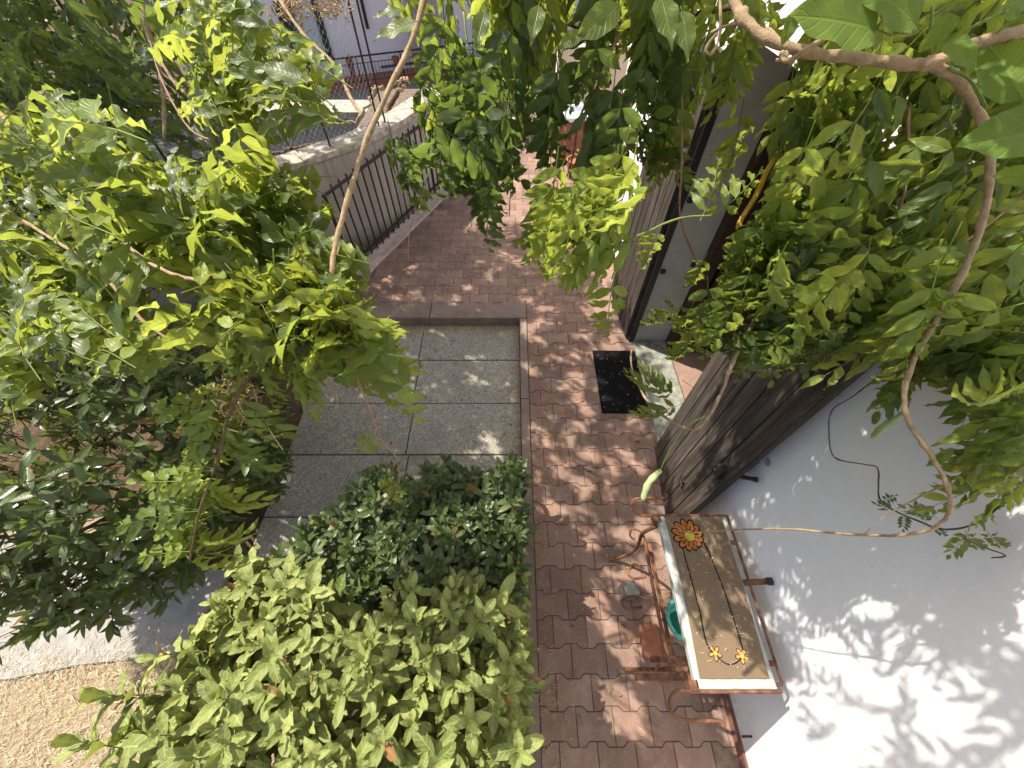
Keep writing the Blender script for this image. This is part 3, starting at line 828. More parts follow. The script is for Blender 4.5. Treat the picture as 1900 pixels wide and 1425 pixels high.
rw = empty('retaining_wall', (-2.04, 3.96, 0)); tag(rw, 'stained concrete retaining wall with worn cement cap behind the railing', 'wall')
wl = [Vector((-4.6, 2.0)), Vector((-2.95, 3.22)), Vector((-2.04, 3.98)), Vector((-1.56, 4.44)), Vector((-1.26, 4.95)), Vector((-.86, 5.95))]
def strip(line, off0, off1, z0, z1):
    b_ = MB()
    L0, L1 = [], []
    for i, p in enumerate(line):
        t = (line[min(i + 1, len(line) - 1)] - line[max(i - 1, 0)]).normalized(); nn = Vector((t.y, -t.x))
        L0.append(p + nn * off0); L1.append(p + nn * off1)
    n_ = len(line)
    vs_ = [(p.x, p.y, z) for z in (z0, z1) for Ln in (L0, L1) for p in Ln]
    fs_ = []
    for i in range(n_ - 1):
        fs_ += [(2 * n_ + i, 3 * n_ + i, 3 * n_ + i + 1, 2 * n_ + i + 1), (i, 2 * n_ + i, 2 * n_ + i + 1, i + 1), (n_ + i, n_ + i + 1, 3 * n_ + i + 1, 3 * n_ + i)]
    fs_ += [(0, n_, 3 * n_, 2 * n_), (n_ - 1, 3 * n_ - 1, 4 * n_ - 1, 2 * n_ - 1)]
    return b_.add(vs_, fs_)
def rp(mb_, name, m, **kw):
    mb_.v = [(x + 2.04, y - 3.96, z) for x, y, z in mb_.v]; return mb_.build(name, m, rw, **kw)
rp(strip(wl, 0, -.22, -6, 1.0), 'wall_body', M['retain'])
for i in range(len(wl) - 1):
    a, c = wl[i], wl[i + 1]
    nseg = max(1, int((c - a).length / .9))
    for k in range(nseg):
        p, q = a.lerp(c, (k + .004) / nseg), a.lerp(c, (k + .996) / nseg)
        rp(strip([p, q], .035, -.255, 1.001, 1.055 + random.uniform(-.006, .006)), 'cap_stone', M['cap'], bevel=.006)
# strip of ground between railing and wall
# chain link fence on the wall
cf = empty('chain_link_fence', (-2.04, 3.96, 1.05)); tag(cf, 'thin chain link fence on posts above the retaining wall cap', 'fence')
fl = [Vector((-2.9, 3.35)), Vector((-2.04, 4.08)), Vector((-1.63, 4.50)), Vector((-1.40, 4.9))]
def fpt(s_, z):
    acc = 0
    for i in range(len(fl) - 1):
        L_ = (fl[i + 1] - fl[i]).length
        if s_ <= acc + L_ or i == len(fl) - 2:
            p = fl[i].lerp(fl[i + 1], (s_ - acc) / L_); return Vector((p.x + 2.04, p.y - 3.96, z))
        acc += L_
FT = sum((fl[i + 1] - fl[i]).length for i in range(len(fl) - 1))
wm = MB(); FH = 1.25; st = .06
n_ = int((FT + FH) / st)
for sgn in (1, -1):
    for i in range(n_):
        s0 = i * st - (FH if sgn > 0 else 0)
        pts = []
        for k in range(9):
            s_ = s0 + sgn * FH * k / 8 * 1.0; z = FH * k / 8
            if 0 <= s_ <= FT: pts.append(fpt(s_, z))
        if len(pts) > 1: wm.tube(pts, .0010, 3, False)
wo = wm.build('wire_mesh', M['galv'], cf); tag(wo, kind='stuff')
for s_ in (.05, .62, 1.4, 2.05, FT - .02):
    b = MB(); b.tube([fpt(s_, 0), fpt(s_, FH + .05)], .010, 8); b.build('post', M['railing'], cf)
# dead climbing trunk
dv = empty('dead_vine', P(705, 250, 4.6)); tag(dv, 'bare twisted grey vine trunk climbing the chain link fence', 'vine')
def dvt(pts, r, name, m='stem_dark'):
    q = smooth_path([Vector(p) - dv.location for p in pts], 5)
    q = [p + Vector((random.gauss(0, .012), random.gauss(0, .012), random.gauss(0, .012))) for p in q]
    b_ = MB(); b_.tube(q, lerp_list(r, len(q)), 6); return b_.build(name, M[m], dv, smooth=True)
D_ = 4.75
dvt([P(688, 268, D_), P(712, 235, D_), P(722, 205, D_), P(738, 170, D_), P(745, 150, D_)], [.05, .04, .03, .03], 'trunk')
dvt([P(738, 170, D_), P(750, 160, D_), P(735, 155, D_), P(752, 148, D_), P(760, 150, D_)], [.03, .02, .025, .012], 'branch', 'stem')
dvt([P(610, 226, D_), P(640, 228, D_), P(665, 222, D_), P(675, 205, D_), P(690, 190, D_)], [.012, .014, .02, .012], 'branch', 'stem')
dvt([P(690, 165, D_), P(700, 160, D_), P(712, 165, D_), P(690, 175, D_), P(685, 188, D_)], [.012, .02, .02, .012], 'branch', 'stem')
dvt([P(505, 285, 4.2), P(555, 276, 4.2), P(600, 266, 4.2), P(650, 260, 4.3), P(690, 262, 4.5)], [.02, .022, .02, .03], 'trunk')

# low grey stucco terrace beyond
tb = empty('terrace_wall', (-4.5, 10, -.5)); tag(tb, 'rough grey stucco terrace wall with a paler ledge beyond the fence', 'wall')
b = MB(); b.span((-9, 0, -6), (2.7, .5, -.12)); b.build('wall_body', M['stucco'], tb)
b = MB(); b.span((-9.1, -.16, -.118), (2.8, .6, .03)); b.build('ledge', M['cap'], tb, bevel=.01)

# ================================================================== APARTMENT BUILDING ACROSS THE VALLEY
bd = empty('apartment_building', (-7.0, 21.9, -3.25), math.atan2(2.6, 5.93))
tag(bd, 'pinkish white apartment building with a balcony and dark green shutters', 'building')
def bp(name, m, a, c, **kw):
    b_ = MB(); b_.span(a, c); return b_.build(name, M[m], kw.pop('parent', bd), **kw)
bp('wall', 'facade', (-7, 1.3, -.02), (14, 8, 9)); bp('lower_wall', 'stucco', (-7, .45, -5), (14, 7.8, -.18))
bp('balcony_slab', 'terracotta', (-7, -.12, -.17), (14, 1.29, -.03))
win = bp('window', 'curtain', (-1.85, 1.24, .05), (-1.15, 1.29, 2.6))
for x0, x1 in ((-2.55, -1.92), (-1.08, -.82)):
    sh = bp('shutter', 'green_shutter', (x0, 1.17, .02), (x1, 1.235, 2.7))
    for z in np.arange(.15, 2.6, .16): bp('slat', 'green_shutter', (x0 + .05, 1.15, z), (x1 - .05, 1.168, z + .09), parent=sh)
for k in range(18):
    x = 2.7 + k * .095
    bp('blind_slat', 'blind', (x, .55, -.0), (x + .055, .575, 2.9))
bp('drainpipe', 'black', (.95, 1.18, 1.6), (1.07, 1.285, 9))
brl = bp('balcony_railing', 'railing', (-7, -.05, .93), (14, -.0, .985))
bp('rail', 'railing', (-7, -.04, .70), (14, -.015, .725)); bp('rail', 'railing', (-7, -.04, .06), (14, -.015, .085))
for k in range(130):
    x = -6.9 + k * .16
    if -5 < x < 9: bp('baluster', 'railing', (x, -.036, .087), (x + .016, -.02, .70))
for k in range(10): bp('railing_post', 'railing', (-6 + k * 2, -.045, 0), (-5.95 + k * 2, -.005, .93))
sb = MB(); sb.span((1.0, -.30, .50), (5.2, -.052, .515)); sb.span((1.0, -.31, .58), (5.2, -.295, .60)); sb.build('pot_shelf', M['railing'], bd)
mwb = bd.matrix_basis.copy(); bd_m = Matrix.Translation(bd.location) @ Matrix.Rotation(bd.rotation_euler.z, 4, 'Z')

# ------------------------------------------------------------------ LEAVES
def leaf_shape(L, W, nl, nw, prof, fold, curl, wav, seed, twist=0.0):
    """blade grid: base at the origin, along +Y, normal +Z"""
    r = np.random.default_rng(seed); ph = r.uniform(0, 6.28, 2)
    t = np.linspace(0, 1, nl + 1); w = prof(t); w = w / w.max() * W / 2
    w[0] = W * .03; w[-1] = W * .012
    u = np.linspace(-1, 1, nw + 1)
    T_, U_ = np.meshgrid(t, u, indexing='ij')
    Wd = w[:, None] * np.ones_like(U_)
    x = U_ * Wd
    y = T_ * L * (1 - .08 * curl * T_)
    z = fold * np.abs(x) - curl * L * .45 * T_ ** 2 + wav * L * .035 * np.sin(T_ * 15 + ph[0] + np.sign(U_) * ph[1]) * np.abs(U_) ** 1.5 * (T_ > .02)
    x = x + twist * z
    V_ = np.stack([x, y, z], -1).reshape(-1, 3)
    F_ = []
    m_ = nw + 1
    for i in range(nl):
        for j in range(nw): F_.append((i * m_ + j, i * m_ + j + 1, (i + 1) * m_ + j + 1, (i + 1) * m_ + j))
    UV = np.stack([(U_ + 1) / 2, T_], -1).reshape(-1, 2)
    return V_, np.array(F_), UV
PROF = dict(
    ovate=lambda t: np.clip(t, 0, 1) ** .62 * (1 - t) ** 1.12 * np.where(t > .66, 1 - 1.35 * (t - .66), 1),
    lance=lambda t: np.clip(t, 0, 1) ** .75 * (1 - t) ** .95,
    ellip=lambda t: (np.clip(t, 0, 1) * (1 - t)) ** .62,
    obov=lambda t: np.clip(t, 0, 1) ** .95 * (1 - t) ** .58,
    broad=lambda t: np.clip(t + .02, 0, 1) ** .42 * (1 - t) ** .75)
def rotm(axis, a): return np.array(Matrix.Rotation(a, 3, axis))
def stalk(pts, r, n=4):
    b_ = MB(); b_.tube(pts, r, n, False)
    return np.array(b_.v), np.array(b_.f)

class Geo:                                          # quad soup with uv and per-leaf random value
    def __init__(s): s.V, s.F, s.U, s.R, s.n = [], [], [], [], 0
    def add(s, V_, F_, U_, r):
        s.V.append(V_); s.F.append(F_ + s.n); s.U.append(U_); s.R.append(np.full(len(V_), r) if np.isscalar(r) else r); s.n += len(V_)
    def arrays(s): return np.concatenate(s.V), np.concatenate(s.F), np.concatenate(s.U), np.concatenate(s.R)
def quad_mesh(name, V_, F_, U_, R_, m):
    me = bpy.data.meshes.new(name)
    me.vertices.add(len(V_)); me.vertices.foreach_set('co', V_.astype(np.float32).ravel())
    nf = len(F_)
    me.loops.add(nf * 4); me.loops.foreach_set('vertex_index', F_.astype(np.int32).ravel())
    me.polygons.add(nf); me.polygons.foreach_set('loop_start', np.arange(0, nf * 4, 4, dtype=np.int32))
    me.polygons.foreach_set('use_smooth', np.ones(nf, dtype=bool))
    me.update(calc_edges=True)
    uv = me.uv_layers.new(name='UVMap'); uv.data.foreach_set('uv', U_[F_.ravel()].astype(np.float32).ravel())
    me.attributes.new('rnd', 'FLOAT', 'POINT').data.foreach_set('value', R_.astype(np.float32))
    me.materials.append(m)
    return me

def compound(seed, pairs, L, W, droop, spread, prof='ovate', nl=9, nw=4, tri_lo=False):
    """pinnate leaf: rachis along +Y, leaflets both sides, normal +Z"""
    r = np.random.default_rng(seed); g_ = Geo()
    R = (pairs + 1) * L * .46
    def rp_(s_): return np.array([.02 * R * math.sin(s_ * 5 + seed), s_ * R, -droop * R * s_ ** 2 * .6])
    pts = [rp_(k / 6) for k in range(7)]
    V_, F_ = stalk([Vector(p) for p in pts], [.0011] * 5 + [.0009, .0006], 4)
    g_.add(V_, F_, np.tile([[.5, .5]], (len(V_), 1)), r.uniform())
    for k in range(pairs + 1):
        s_ = .17 + .81 * k / pairs
        sides = (-1, 1) if k < pairs else (0,)
        for sd_ in sides:
            l = L * (.82 + .3 * math.sin(math.pi * min(1, (k + 1) / (pairs + .5)))) * r.uniform(.88, 1.1)
            V_, F_, U_ = leaf_shape(l, W * l / L * r.uniform(.9, 1.1), nl, nw, PROF[prof], r.uniform(.15, .55), r.uniform(.3, .95), r.uniform(.8, 2.2), int(r.integers(1e6)))
            a = -sd_ * rad(spread + r.uniform(-10, 10) - 14 * k / pairs)
            pitch = rad(r.uniform(-28, 6)) - droop * s_ * .9
            m_ = rotm('Z', a) @ rotm('X', pitch) @ rotm('Y', r.uniform(-.35, .35) + sd_ * .25)
            off = rotm('Z', a) @ np.array([0, .003, 0])
            g_.add(V_ @ m_.T + rp_(s_) + off, F_, U_, r.uniform())
    return g_.arrays()
def single(seed, L, W, prof, nl=8, nw=4, fold=.25, curl=.35, wav=.6, stalk_l=.01):
    r = np.random.default_rng(seed); g_ = Geo()
    V_, F_ = stalk([Vector((0, -stalk_l, -.002)), Vector((0, 0, 0)), Vector((0, L * .1, 0))], [.0014, .0013, .0008], 3)
    g_.add(V_, F_, np.tile([[.5, .5]], (len(V_), 1)), 0.5)
    V_, F_, U_ = leaf_shape(L, W, nl, nw, PROF[prof], fold * r.uniform(.6, 1.4), curl * r.uniform(.3, 1.5), wav, seed)
    g_.add(V_, F_, U_, r.uniform())
    return g_.arrays()
LIB = {}
for k in range(7): LIB['w%d' % k] = compound(100 + k, 4 + k % 3, .077, .0220, .25 + .15 * (k % 4), 44)
for k in range(4): LIB['c%d' % k] = compound(200 + k, 5, .064, .030, .5, 58, nl=4, nw=2)
for k in range(3): LIB['s%d' % k] = compound(300 + k, 4 + k % 2, .028, .0125, .3, 60, nl=5, nw=2)
for k in range(4): LIB['v%d' % k] = single(400 + k, .095, .038, 'obov' if k < 2 else 'ellip', 9, 4, .40, .65, 1.2)
for k in range(4): LIB['g%d' % k] = single(500 + k, .074, .028, 'ellip', 7, 4, .22, .40, .25)
for k in range(4): LIB['l%d' % k] = single(600 + k, .098, .032, 'lance', 7, 4, .25, .40, .35)
for k in range(3): LIB['k%d' % k] = single(700 + k, .125, .074, 'broad', 22, 10, .26, .5, .8, .03)
for k in range(3): LIB['b%d' % k] = single(800 + k, .105, .046, 'ovate', 10, 6, .2, .35, 1.2, .012)
for k in range(2): LIB['f%d' % k] = single(900 + k, .11, .045, 'ellip', 3, 2, .2, .4, .2)
mesh_cache = {}
def lib_mesh(key, m):
    if (key, m) not in mesh_cache: mesh_cache[(key, m)] = quad_mesh('leaf', *LIB[key], M[m])
    return mesh_cache[(key, m)]

def frame(p, d, up, scale=1.0):
    d = Vector(d).normalized(); up = Vector(up)
    x = d.cross(up)
    x = x.normalized() if x.length > 1e-5 else d.orthogonal().normalized()
    z = x.cross(d)
    m_ = Matrix((x, d, z)).transposed().to_4x4()
    return Matrix.Translation(Vector(p)) @ m_ @ Matrix.Scale(scale, 4)
class Plant:
    def __init__(s, name, loc, label, cat, group=None):
        s.o = empty(name, loc); tag(s.o, label, cat, group); s.loc = Vector(loc); s.leaves = []; s.stems = {}
    def leaf(s, key, m, p, d, up, scale=1.0): s.leaves.append((key, m, frame(Vector(p) - s.loc, d, up, scale)))
    def stem(s, pts, r, name='stem', m='stem', k=6, n=6, join=None):
        q = smooth_path([Vector(p) - s.loc for p in pts], k)
        b_ = s.stems.setdefault(join, (MB(), m, name))[0] if join else MB()
        rr = lerp_list(r, len(q)) if isinstance(r, (list, tuple)) else [r] * len(q)
        if not join:
            q2, r2 = [], []
            for a_ in range(len(q) - 1):
                L_ = (q[a_ + 1] - q[a_]).length; nn = max(1, min(6, int(L_ / .012)))
                for c_ in range(nn):
                    t_ = c_ / nn; q2.append(q[a_].lerp(q[a_ + 1], t_)); r2.append(rr[a_] + (rr[a_ + 1] - rr[a_]) * t_)
            q2.append(q[-1]); r2.append(rr[-1]); ph = random.uniform(0, 6)
            rr = []; acc = 0
            for a_ in range(len(q2)):
                node = random.uniform(.2, .4) if random.random() < .05 else 0
                rr.append(r2[a_] * (1 + .10 * math.sin(a_ * .9 + ph) + random.uniform(-.07, .07) + node))
            q = [p + rv(1) * (min(.0005, r2[a_] * .10)) for a_, p in enumerate(q2)]
        b_.tube(q, rr, n)
        if not join: return b_.build(name, M[m], s.o, smooth=True)
    def finish(s, limit=300, name='leaf', mass='foliage'):
        for k, (b_, m, nm) in s.stems.items(): tag(b_.build(nm, M[m], s.o, smooth=True), kind='stuff')
        def size(e):
            w = e[2].to_translation() + s.loc; return (w - CAM).length if in_frame(w) else 99 + (w - CAM).length
        s.leaves.sort(key=size)
        for key, m, mt in s.leaves[:limit]:
            o = link(name, lib_mesh(key, m), s.o); o.matrix_basis = mt
        rest = s.leaves[limit:]
        for m in sorted({e[1] for e in rest}):
            g_ = Geo()
            for key, mm, mt in rest:
                if mm != m: continue
                V_, F_, U_, R_ = LIB[key]; a = np.array(mt)
                g_.add(V_ @ a[:3, :3].T + a[:3, 3], F_, U_, (R_ + random.random()) % 1.0)
            o = link(mass, quad_mesh(mass, *g_.arrays(), M[m]), s.o); tag(o, kind='stuff')
def inside(poly, x, y):
    c = False; n = len(poly)
    for i in range(n):
        x1, y1 = poly[i]; x2, y2 = poly[(i + 1) % n]
        if (y1 > y) != (y2 > y) and x < (x2 - x1) * (y - y1) / (y2 - y1) + x1: c = not c
    return c
def rv(s=1.0): return Vector((random.gauss(0, s), random.gauss(0, s), random.gauss(0, s)))
def sample(poly):
    xs = [p[0] for p in poly]; ys = [p[1] for p in poly]
    while True:
        x, y = random.uniform(min(xs), max(xs)), random.uniform(min(ys), max(ys))
        if inside(poly, x, y): return x, y
random.seed(21)
near_flecks = [(random.uniform(.2, 1.1), random.uniform(-.35, .75), 0, random.uniform(.015, .045)) for k in range(46)]
flecks = list(near_flecks)
for k in range(84): flecks.append((random.uniform(.15, 1.1), random.uniform(.7, 3.2), 0, random.uniform(.0, .022)))
for k in range(18): flecks.append((random.uniform(-1.0, .05), random.uniform(.9, 1.7) if k % 3 else random.uniform(1.7, 2.6), 0, random.uniform(.0, .025)))
for k in range(46): flecks.append((random.uniform(-1.6, 1.1), random.uniform(3.1, 4.9), 0, random.uniform(.0, .035)))
for k in range(10): flecks.append((1.17, random.uniform(.0, .8), random.uniform(.3, 1.5), random.uniform(.02, .04)))
for k in range(6): flecks.append((random.uniform(.78, 1.08), random.uniform(-.05, .6), .78, random.uniform(.02, .05)))
fl_o = np.array([f[:3] for f in flecks]); fl_r = np.array([f[3] for f in flecks]); sd_v = np.array(SUN_FROM)
def in_gap(p0, p1, n=None):
    p0, p1 = np.array(p0), np.array(p1)
    hit = np.zeros(len(fl_o), bool)
    for t_ in (0.1, .4, .7, 1.0):
        q_ = p0 + (p1 - p0) * t_ - fl_o
        hit |= np.linalg.norm(q_ - (q_ @ sd_v)[:, None] * sd_v, axis=1) < fl_r + .03
    return hit[:n].any()
def mass(pl, poly, n, dmin, dmax, dirv, jit, up, keys, m, smin=.8, smax=1.2, wall=None):
    for i in range(n):
        x, y = sample(poly)
        f = random.random() ** .8
        d = dmin + (dmax - dmin) * f
        p = P(x, y, d)
        if p.x > WX - .06: continue
        dv_ = Vector(dirv) + rv(jit); u = Vector(up) + rv(.35)
        sc = random.uniform(smin, smax)
        mm = m if isinstance(m, str) else random.choices([k for k, _ in m], [w for _, w in m])[0]
        L_ = .16 * sc
        if pl.o['label'].startswith('sunlit') and in_gap(p - dv_.normalized() * L_, p + dv_.normalized() * L_ * .5, 13): continue
        pl.leaf(random.choice(keys), mm, p - dv_.normalized() * L_, dv_, u, sc)
WK = ['w%d' % k for k in range(7)]

# --- left wisteria
lw = Plant('wisteria_vine', P(300, 300, 1.2), 'sunlit yellow-green wisteria filling the upper left', 'vine', 'wisteria vines')
left_poly = [(-60, -40), (480, -40), (560, 40), (600, 130), (560, 170), (470, 130), (540, 230), (500, 300), (545, 390), (620, 480), (690, 560), (690, 650), (620, 690), (520, 640), (430, 660), (330, 620), (200, 650), (60, 640), (-60, 700)]
lit_poly = [(-60, 180), (160, 240), (290, 340), (400, 390), (520, 410), (600, 500), (660, 640), (500, 600), (330, 610), (200, 640), (60, 620), (-60, 680)]
mass(lw, lit_poly, 330, .60, 1.05, (-.75, .45, .10), .40, (-.2, -.1, 1), WK, [('wist', 7), ('fresh', 4)], .85, 1.2)
mass(lw, [(300, -30), (450, -40), (520, 40), (570, 110), (520, 150), (430, 190), (330, 150)], 58, .62, 1.0, (-.7, .5, .25), .35, (-.2, -.1, 1), WK, [('wist', 6), ('fresh', 2)], .85, 1.2)
mass(lw, [(-60, -40), (420, -40), (480, 200), (400, 330), (200, 300), (-60, 250)], 150, 1.1, 2.0, (-.5, .4, -.3), .6, (-.2, -.1, 1), WK, [('wist_shade', 5), ('wist', 2)], .9, 1.3)
mass(lw, [(-60, 120), (60, 150), (200, 260), (120, 420), (-60, 420)], 46, .5, .8, (-.7, .5, .2), .35, (-.2, -.1, 1), WK, [('fresh', 3), ('wist', 3)], .9, 1.2)
mass(lw, [(370, 280), (490, 300), (540, 400), (580, 470), (450, 450), (340, 380)], 52, .66, 1.0, (-.7, .4, .05), .4, (-.2, -.1, 1), WK, [('wist', 6), ('fresh', 3)], .8, 1.1)
# pale young sprays in the middle left
mass(lw, [(390, 470), (520, 470), (600, 540), (560, 620), (450, 600)], 26, .58, .72, (-.5, .55, -.05), .4, (0, -.4, 1), WK, 'young', .7, 1.0)
mass(lw, [(480, 560), (640, 560), (690, 640), (640, 690), (520, 680)], 34, .60, .78, (.15, .0, -.9), .35, (0, -.9, .6), WK, [('young', 2), ('fresh', 4)], .65, .95)
for (x, y) in ((640, 600), (665, 575), (600, 640), (655, 650), (570, 650)):
    lw.leaf(random.choice(WK), 'fresh', P(x, y, .66), Vector((.25, -.1, -1)) + rv(.2), (0, -1, .5), .85)
# hanging bright shoot in front of the dark laurel
sp = [P(615, 600, .68), P(545, 625, .70), P(470, 690, .72), P(425, 770, .74), P(405, 850, .76), P(370, 950, .78), P(352, 1040, .80)]
lw.stem(sp, [.0035, .003, .0028, .0025, .002], 'shoot', 'stem_dark')
for i, q in enumerate(smooth_path(sp, 4)[3:]):
    for sd_ in (0, 1):
        d_ = Vector((-.75, .2, -.05)) if (i + sd_) % 4 else Vector((-.2, -.1, -.8))
        lw.leaf(random.choice(WK[:4]), random.choice(['fresh', 'fresh', 'wist']), q, d_ + rv(.25), (-.1, -.4, 1), random.uniform(.6, .85))
for (a_, c_) in (((340, 1000), (-.4, 0, -.9)), ((352, 1040), (0, -.1, -1)), ((345, 1020), (-.7, .1, -.5))):
    lw.leaf('w1', 'young', P(*a_, .8), c_, (0, -.8, .6), .7)
# main stems of the left vine
lw.stem([P(795, -40, .78), P(770, 60, .77), P(725, 160, .75), P(680, 260, .73), P(645, 370, .71), P(618, 480, .69), P(612, 570, .67), P(622, 610, .66)], [.0062, .0058, .0056, .0048, .0046, .004], 'main_stem', 'stem')
lw.stem([P(622, 605, .66), P(640, 660, .67), P(660, 700, .68), P(685, 755, .70), P(707, 815, .73), P(735, 850, .78), P(738, 900, .85), P(700, 950, .9)], [.0034, .002, .0016, .0012], 'shoot', 'stem_red')
lw.stem([P(500, -30, .9), P(560, 60, .88), P(620, 120, .85), P(650, 180, .80), P(672, 215, .76)], [.004, .004, .0035], 'stem', 'stem')
lw.stem([P(600, 525, .68), P(540, 522, .70), P(440, 530, .75), P(300, 500, .82), P(200, 420, .9), P(120, 330, 1.0), P(20, 230, 1.1), P(-90, 120, 1.2)], [.003, .004, .005, .007], 'stem', 'stem')
lw.stem([P(-90, 330, .95), P(60, 420, .9), P(180, 500, .84), P(260, 590, .8), P(330, 640, .8)], [.004, .003], 'stem', 'stem')
lw.stem([P(640, 640, .68), P(668, 700, .69), P(662, 735, .69), P(652, 715, .69)], .0014, 'tendril', 'stem_red')
lw.stem([P(560, 640, .75), P(620, 720, .78), P(625, 755, .8)], .0013, 'tendril', 'stem')
lw.stem([P(470, 720, .76), P(490, 780, .78), P(525, 835, .8)], .0013, 'tendril', 'stem')
lw.stem([P(260, -30, 1.1), P(290, 120, 1.05), P(345, 230, 1.0), P(390, 260, .95)], .0025, 'tendril', 'stem_red')
lw.stem([P(270, 40, 1.3), P(300, 150, 1.3), P(305, 260, 1.3)], .006, 'stem', 'stem')
lw.stem([P(235, -20, 1.3), P(280, 80, 1.25), P(330, 160, 1.2), P(400, 220, 1.1)], .005, 'stem', 'stem')
for (x, y, dx) in ((700, 805, -1), (738, 890, -1), (742, 902, 0)):
    lw.leaf('s0', 'young', P(x, y, .74 if y < 850 else .84), (-.4 + dx * .3, -.2, -.6), (0, -.7, .7), 1.1)
for (x, y, ex, ey, k_) in ((770, 40, 690, 70, 'b0'), (745, 20, 690, 25, 'b1'), (560, 150, 470, 110, 'b2'), (480, 560, 480, 690, 'b1')):
    a_, c_ = P(x, y, .62), P(ex, ey, .62); lw.leaf(k_, 'wist', a_, c_ - a_, (0, -.5, 1), (c_ - a_).length / .105)
# dry blossom heads
bl = MB()
for cx, cy, d_ in ((440, 735, .78), (415, 750, .8), (540, 10, .95), (610, 5, .95)):
    c0 = P(cx, cy, d_) - lw.loc
    for k in range(150):
        p = c0 + Vector((random.gauss(0, .022), random.gauss(0, .022), random.gauss(0, .018))); q = p + rv(.008)
        bl.tube([p, q], .0016, 3)
o = bl.build('dry_blossom', M['dry'], lw.o); tag(o, kind='stuff')
# the same vine's roof of foliage over the passage (seen in its shade)
can = [(-3.9, 2.2), (-2.6, 1.85), (-1.5, 1.75), (-.95, 1.9), (-.8, 3.0), (-1.0, 4.6), (-1.5, 5.75), (-3.2, 5.6), (-3.9, 4.0)]
cn = 0
while cn < 5200:
    x, y = random.uniform(-3.9, -.8), random.uniform(1.3, 5.8)
    if not inside(can, x, y): continue
    cn += 1
    z = 3.05 + random.random() * .5 + .1 * math.sin(x * 3) * math.cos(y * 2.5)
    d_ = Vector((random.gauss(0, 1), random.gauss(0, 1), random.gauss(-.3, .3))).normalized(); sc = random.uniform(.85, 1.2)
    if in_gap((x, y, z), Vector((x, y, z)) + d_ * .24 * sc): continue
    lw.leaf('c%d' % random.randrange(4), 'wist', (x, y, z), d_, (random.gauss(0, .4), random.gauss(0, .4), 1), sc)
can2 = [(-.3, 1.05), (.1, .95), (.70, .95), (.75, 1.3), (.55, 1.8), (.0, 1.95), (-.4, 1.5)]
cn = 0
while cn < 230:
    x, y = random.uniform(-.5, .8), random.uniform(.9, 2.0)
    if not inside(can2, x, y): continue
    cn += 1; q_ = Vector((x, y, 3.0 + random.random() * .35)); d_ = Vector((random.gauss(0, 1), random.gauss(0, 1), random.gauss(-.3, .3))).normalized()
    if in_gap(q_, q_ + d_ * .22): continue
    lw.leaf('c%d' % random.randrange(4), 'wist', q_, d_, (random.gauss(0, .5), random.gauss(0, .5), 1), random.uniform(.8, 1.2))
for cx, cy, cz in ((.16, .50, 2.95), (.36, .62, 3.0), (-.05, .62, 3.02), (.50, .42, 2.92), (.22, .78, 3.05), (.42, .84, 2.98), (.02, .40, 3.0), (.30, .36, 2.98), (.58, .70, 2.95)):
    for k in range(6):
        q = Vector((cx, cy, cz)) + rv(.05)
        lw.leaf(random.choice(WK), 'wist', q, (random.gauss(0, 1), random.gauss(0, 1), random.gauss(-.4, .3)), (-.4 + random.gauss(0, .4), random.gauss(0, .4), 1), random.uniform(.7, 1.0))
lw.finish(300)

# --- centre wisteria, hanging
cw = Plant('wisteria_vine', P(1000, 200, 1.0), 'shaded dark green wisteria hanging in strings at top centre', 'vine', 'wisteria vines')
HANG = (.0, .12, -1)
mass(cw, [(930, -40), (1290, -40), (1275, 120), (1150, 140), (1000, 130), (950, 150), (920, 90)], 50, .70, 1.25, HANG, .35, (0, -1, .25), WK, [('wist_shade', 6), ('wist', 3)], .85, 1.2)
mass(cw, [(850, 190), (920, 150), (1000, 160), (1080, 160), (1090, 240), (1000, 280), (900, 310), (850, 280)], 19, .75, 1.2, HANG, .38, (0, -1, .25), WK, 'wist_shade', .85, 1.15)
mass(cw, [(720, 330), (800, 290), (900, 300), (890, 390), (800, 390), (760, 380)], 13, .75, 1.05, (-.35, .2, -.8), .35, (0, -1, .3), WK, 'wist_shade', .8, 1.05)
mass(cw, [(880, 330), (930, 330), (900, 470), (870, 440)], 7, .8, 1.0, HANG, .2, (0, -1, .25), WK, 'wist_shade', .7, .9)
mass(cw, [(930, 300), (1050, 260), (1060, 330), (960, 330)], 5, .8, 1.0, HANG, .22, (0, -1, .25), WK, 'wist_shade', .8, 1.0)
mass(cw, [(1090, 140), (1150, 180), (1170, 300), (1120, 360), (1080, 300)], 10, .8, 1.1, HANG, .25, (0, -1, .25), WK, 'wist_shade', .85, 1.1)
mass(cw, [(1180, 40), (1280, 60), (1270, 250), (1240, 340), (1190, 310)], 24, .75, 1.1, (.0, .1, -1), .25, (-.2, -1, .25), WK, [('wist_shade', 5), ('wist', 2)], .85, 1.1)
mass(cw, [(800, 150), (880, 130), (900, 300), (820, 300), (775, 225)], 15, .8, 1.05, (-.15, .12, -.9), .35, (0, -1, .3), WK, [('wist_shade', 4), ('wist', 1)], .75, 1.0)
# bright sprays
mass(cw, [(960, 410), (1130, 360), (1170, 440), (1120, 500), (1040, 500), (960, 480)], 26, .64, .82, (-.15, .0, -.8), .42, (0, -.8, .7), WK, 'fresh', .65, .95)
mass(cw, [(920, 0), (1010, 0), (990, 120), (920, 130)], 12, .68, .85, (-.15, .1, -.8), .3, (0, -.8, .6), WK, [('fresh', 3), ('young', 2)], .85, 1.1)
mass(cw, [(700, 20), (880, 0), (860, 60), (820, 60)], 3, .75, .9, (-.1, .1, -1), .3, (0, -.8, .6), WK, 'wist', .85, 1.1)
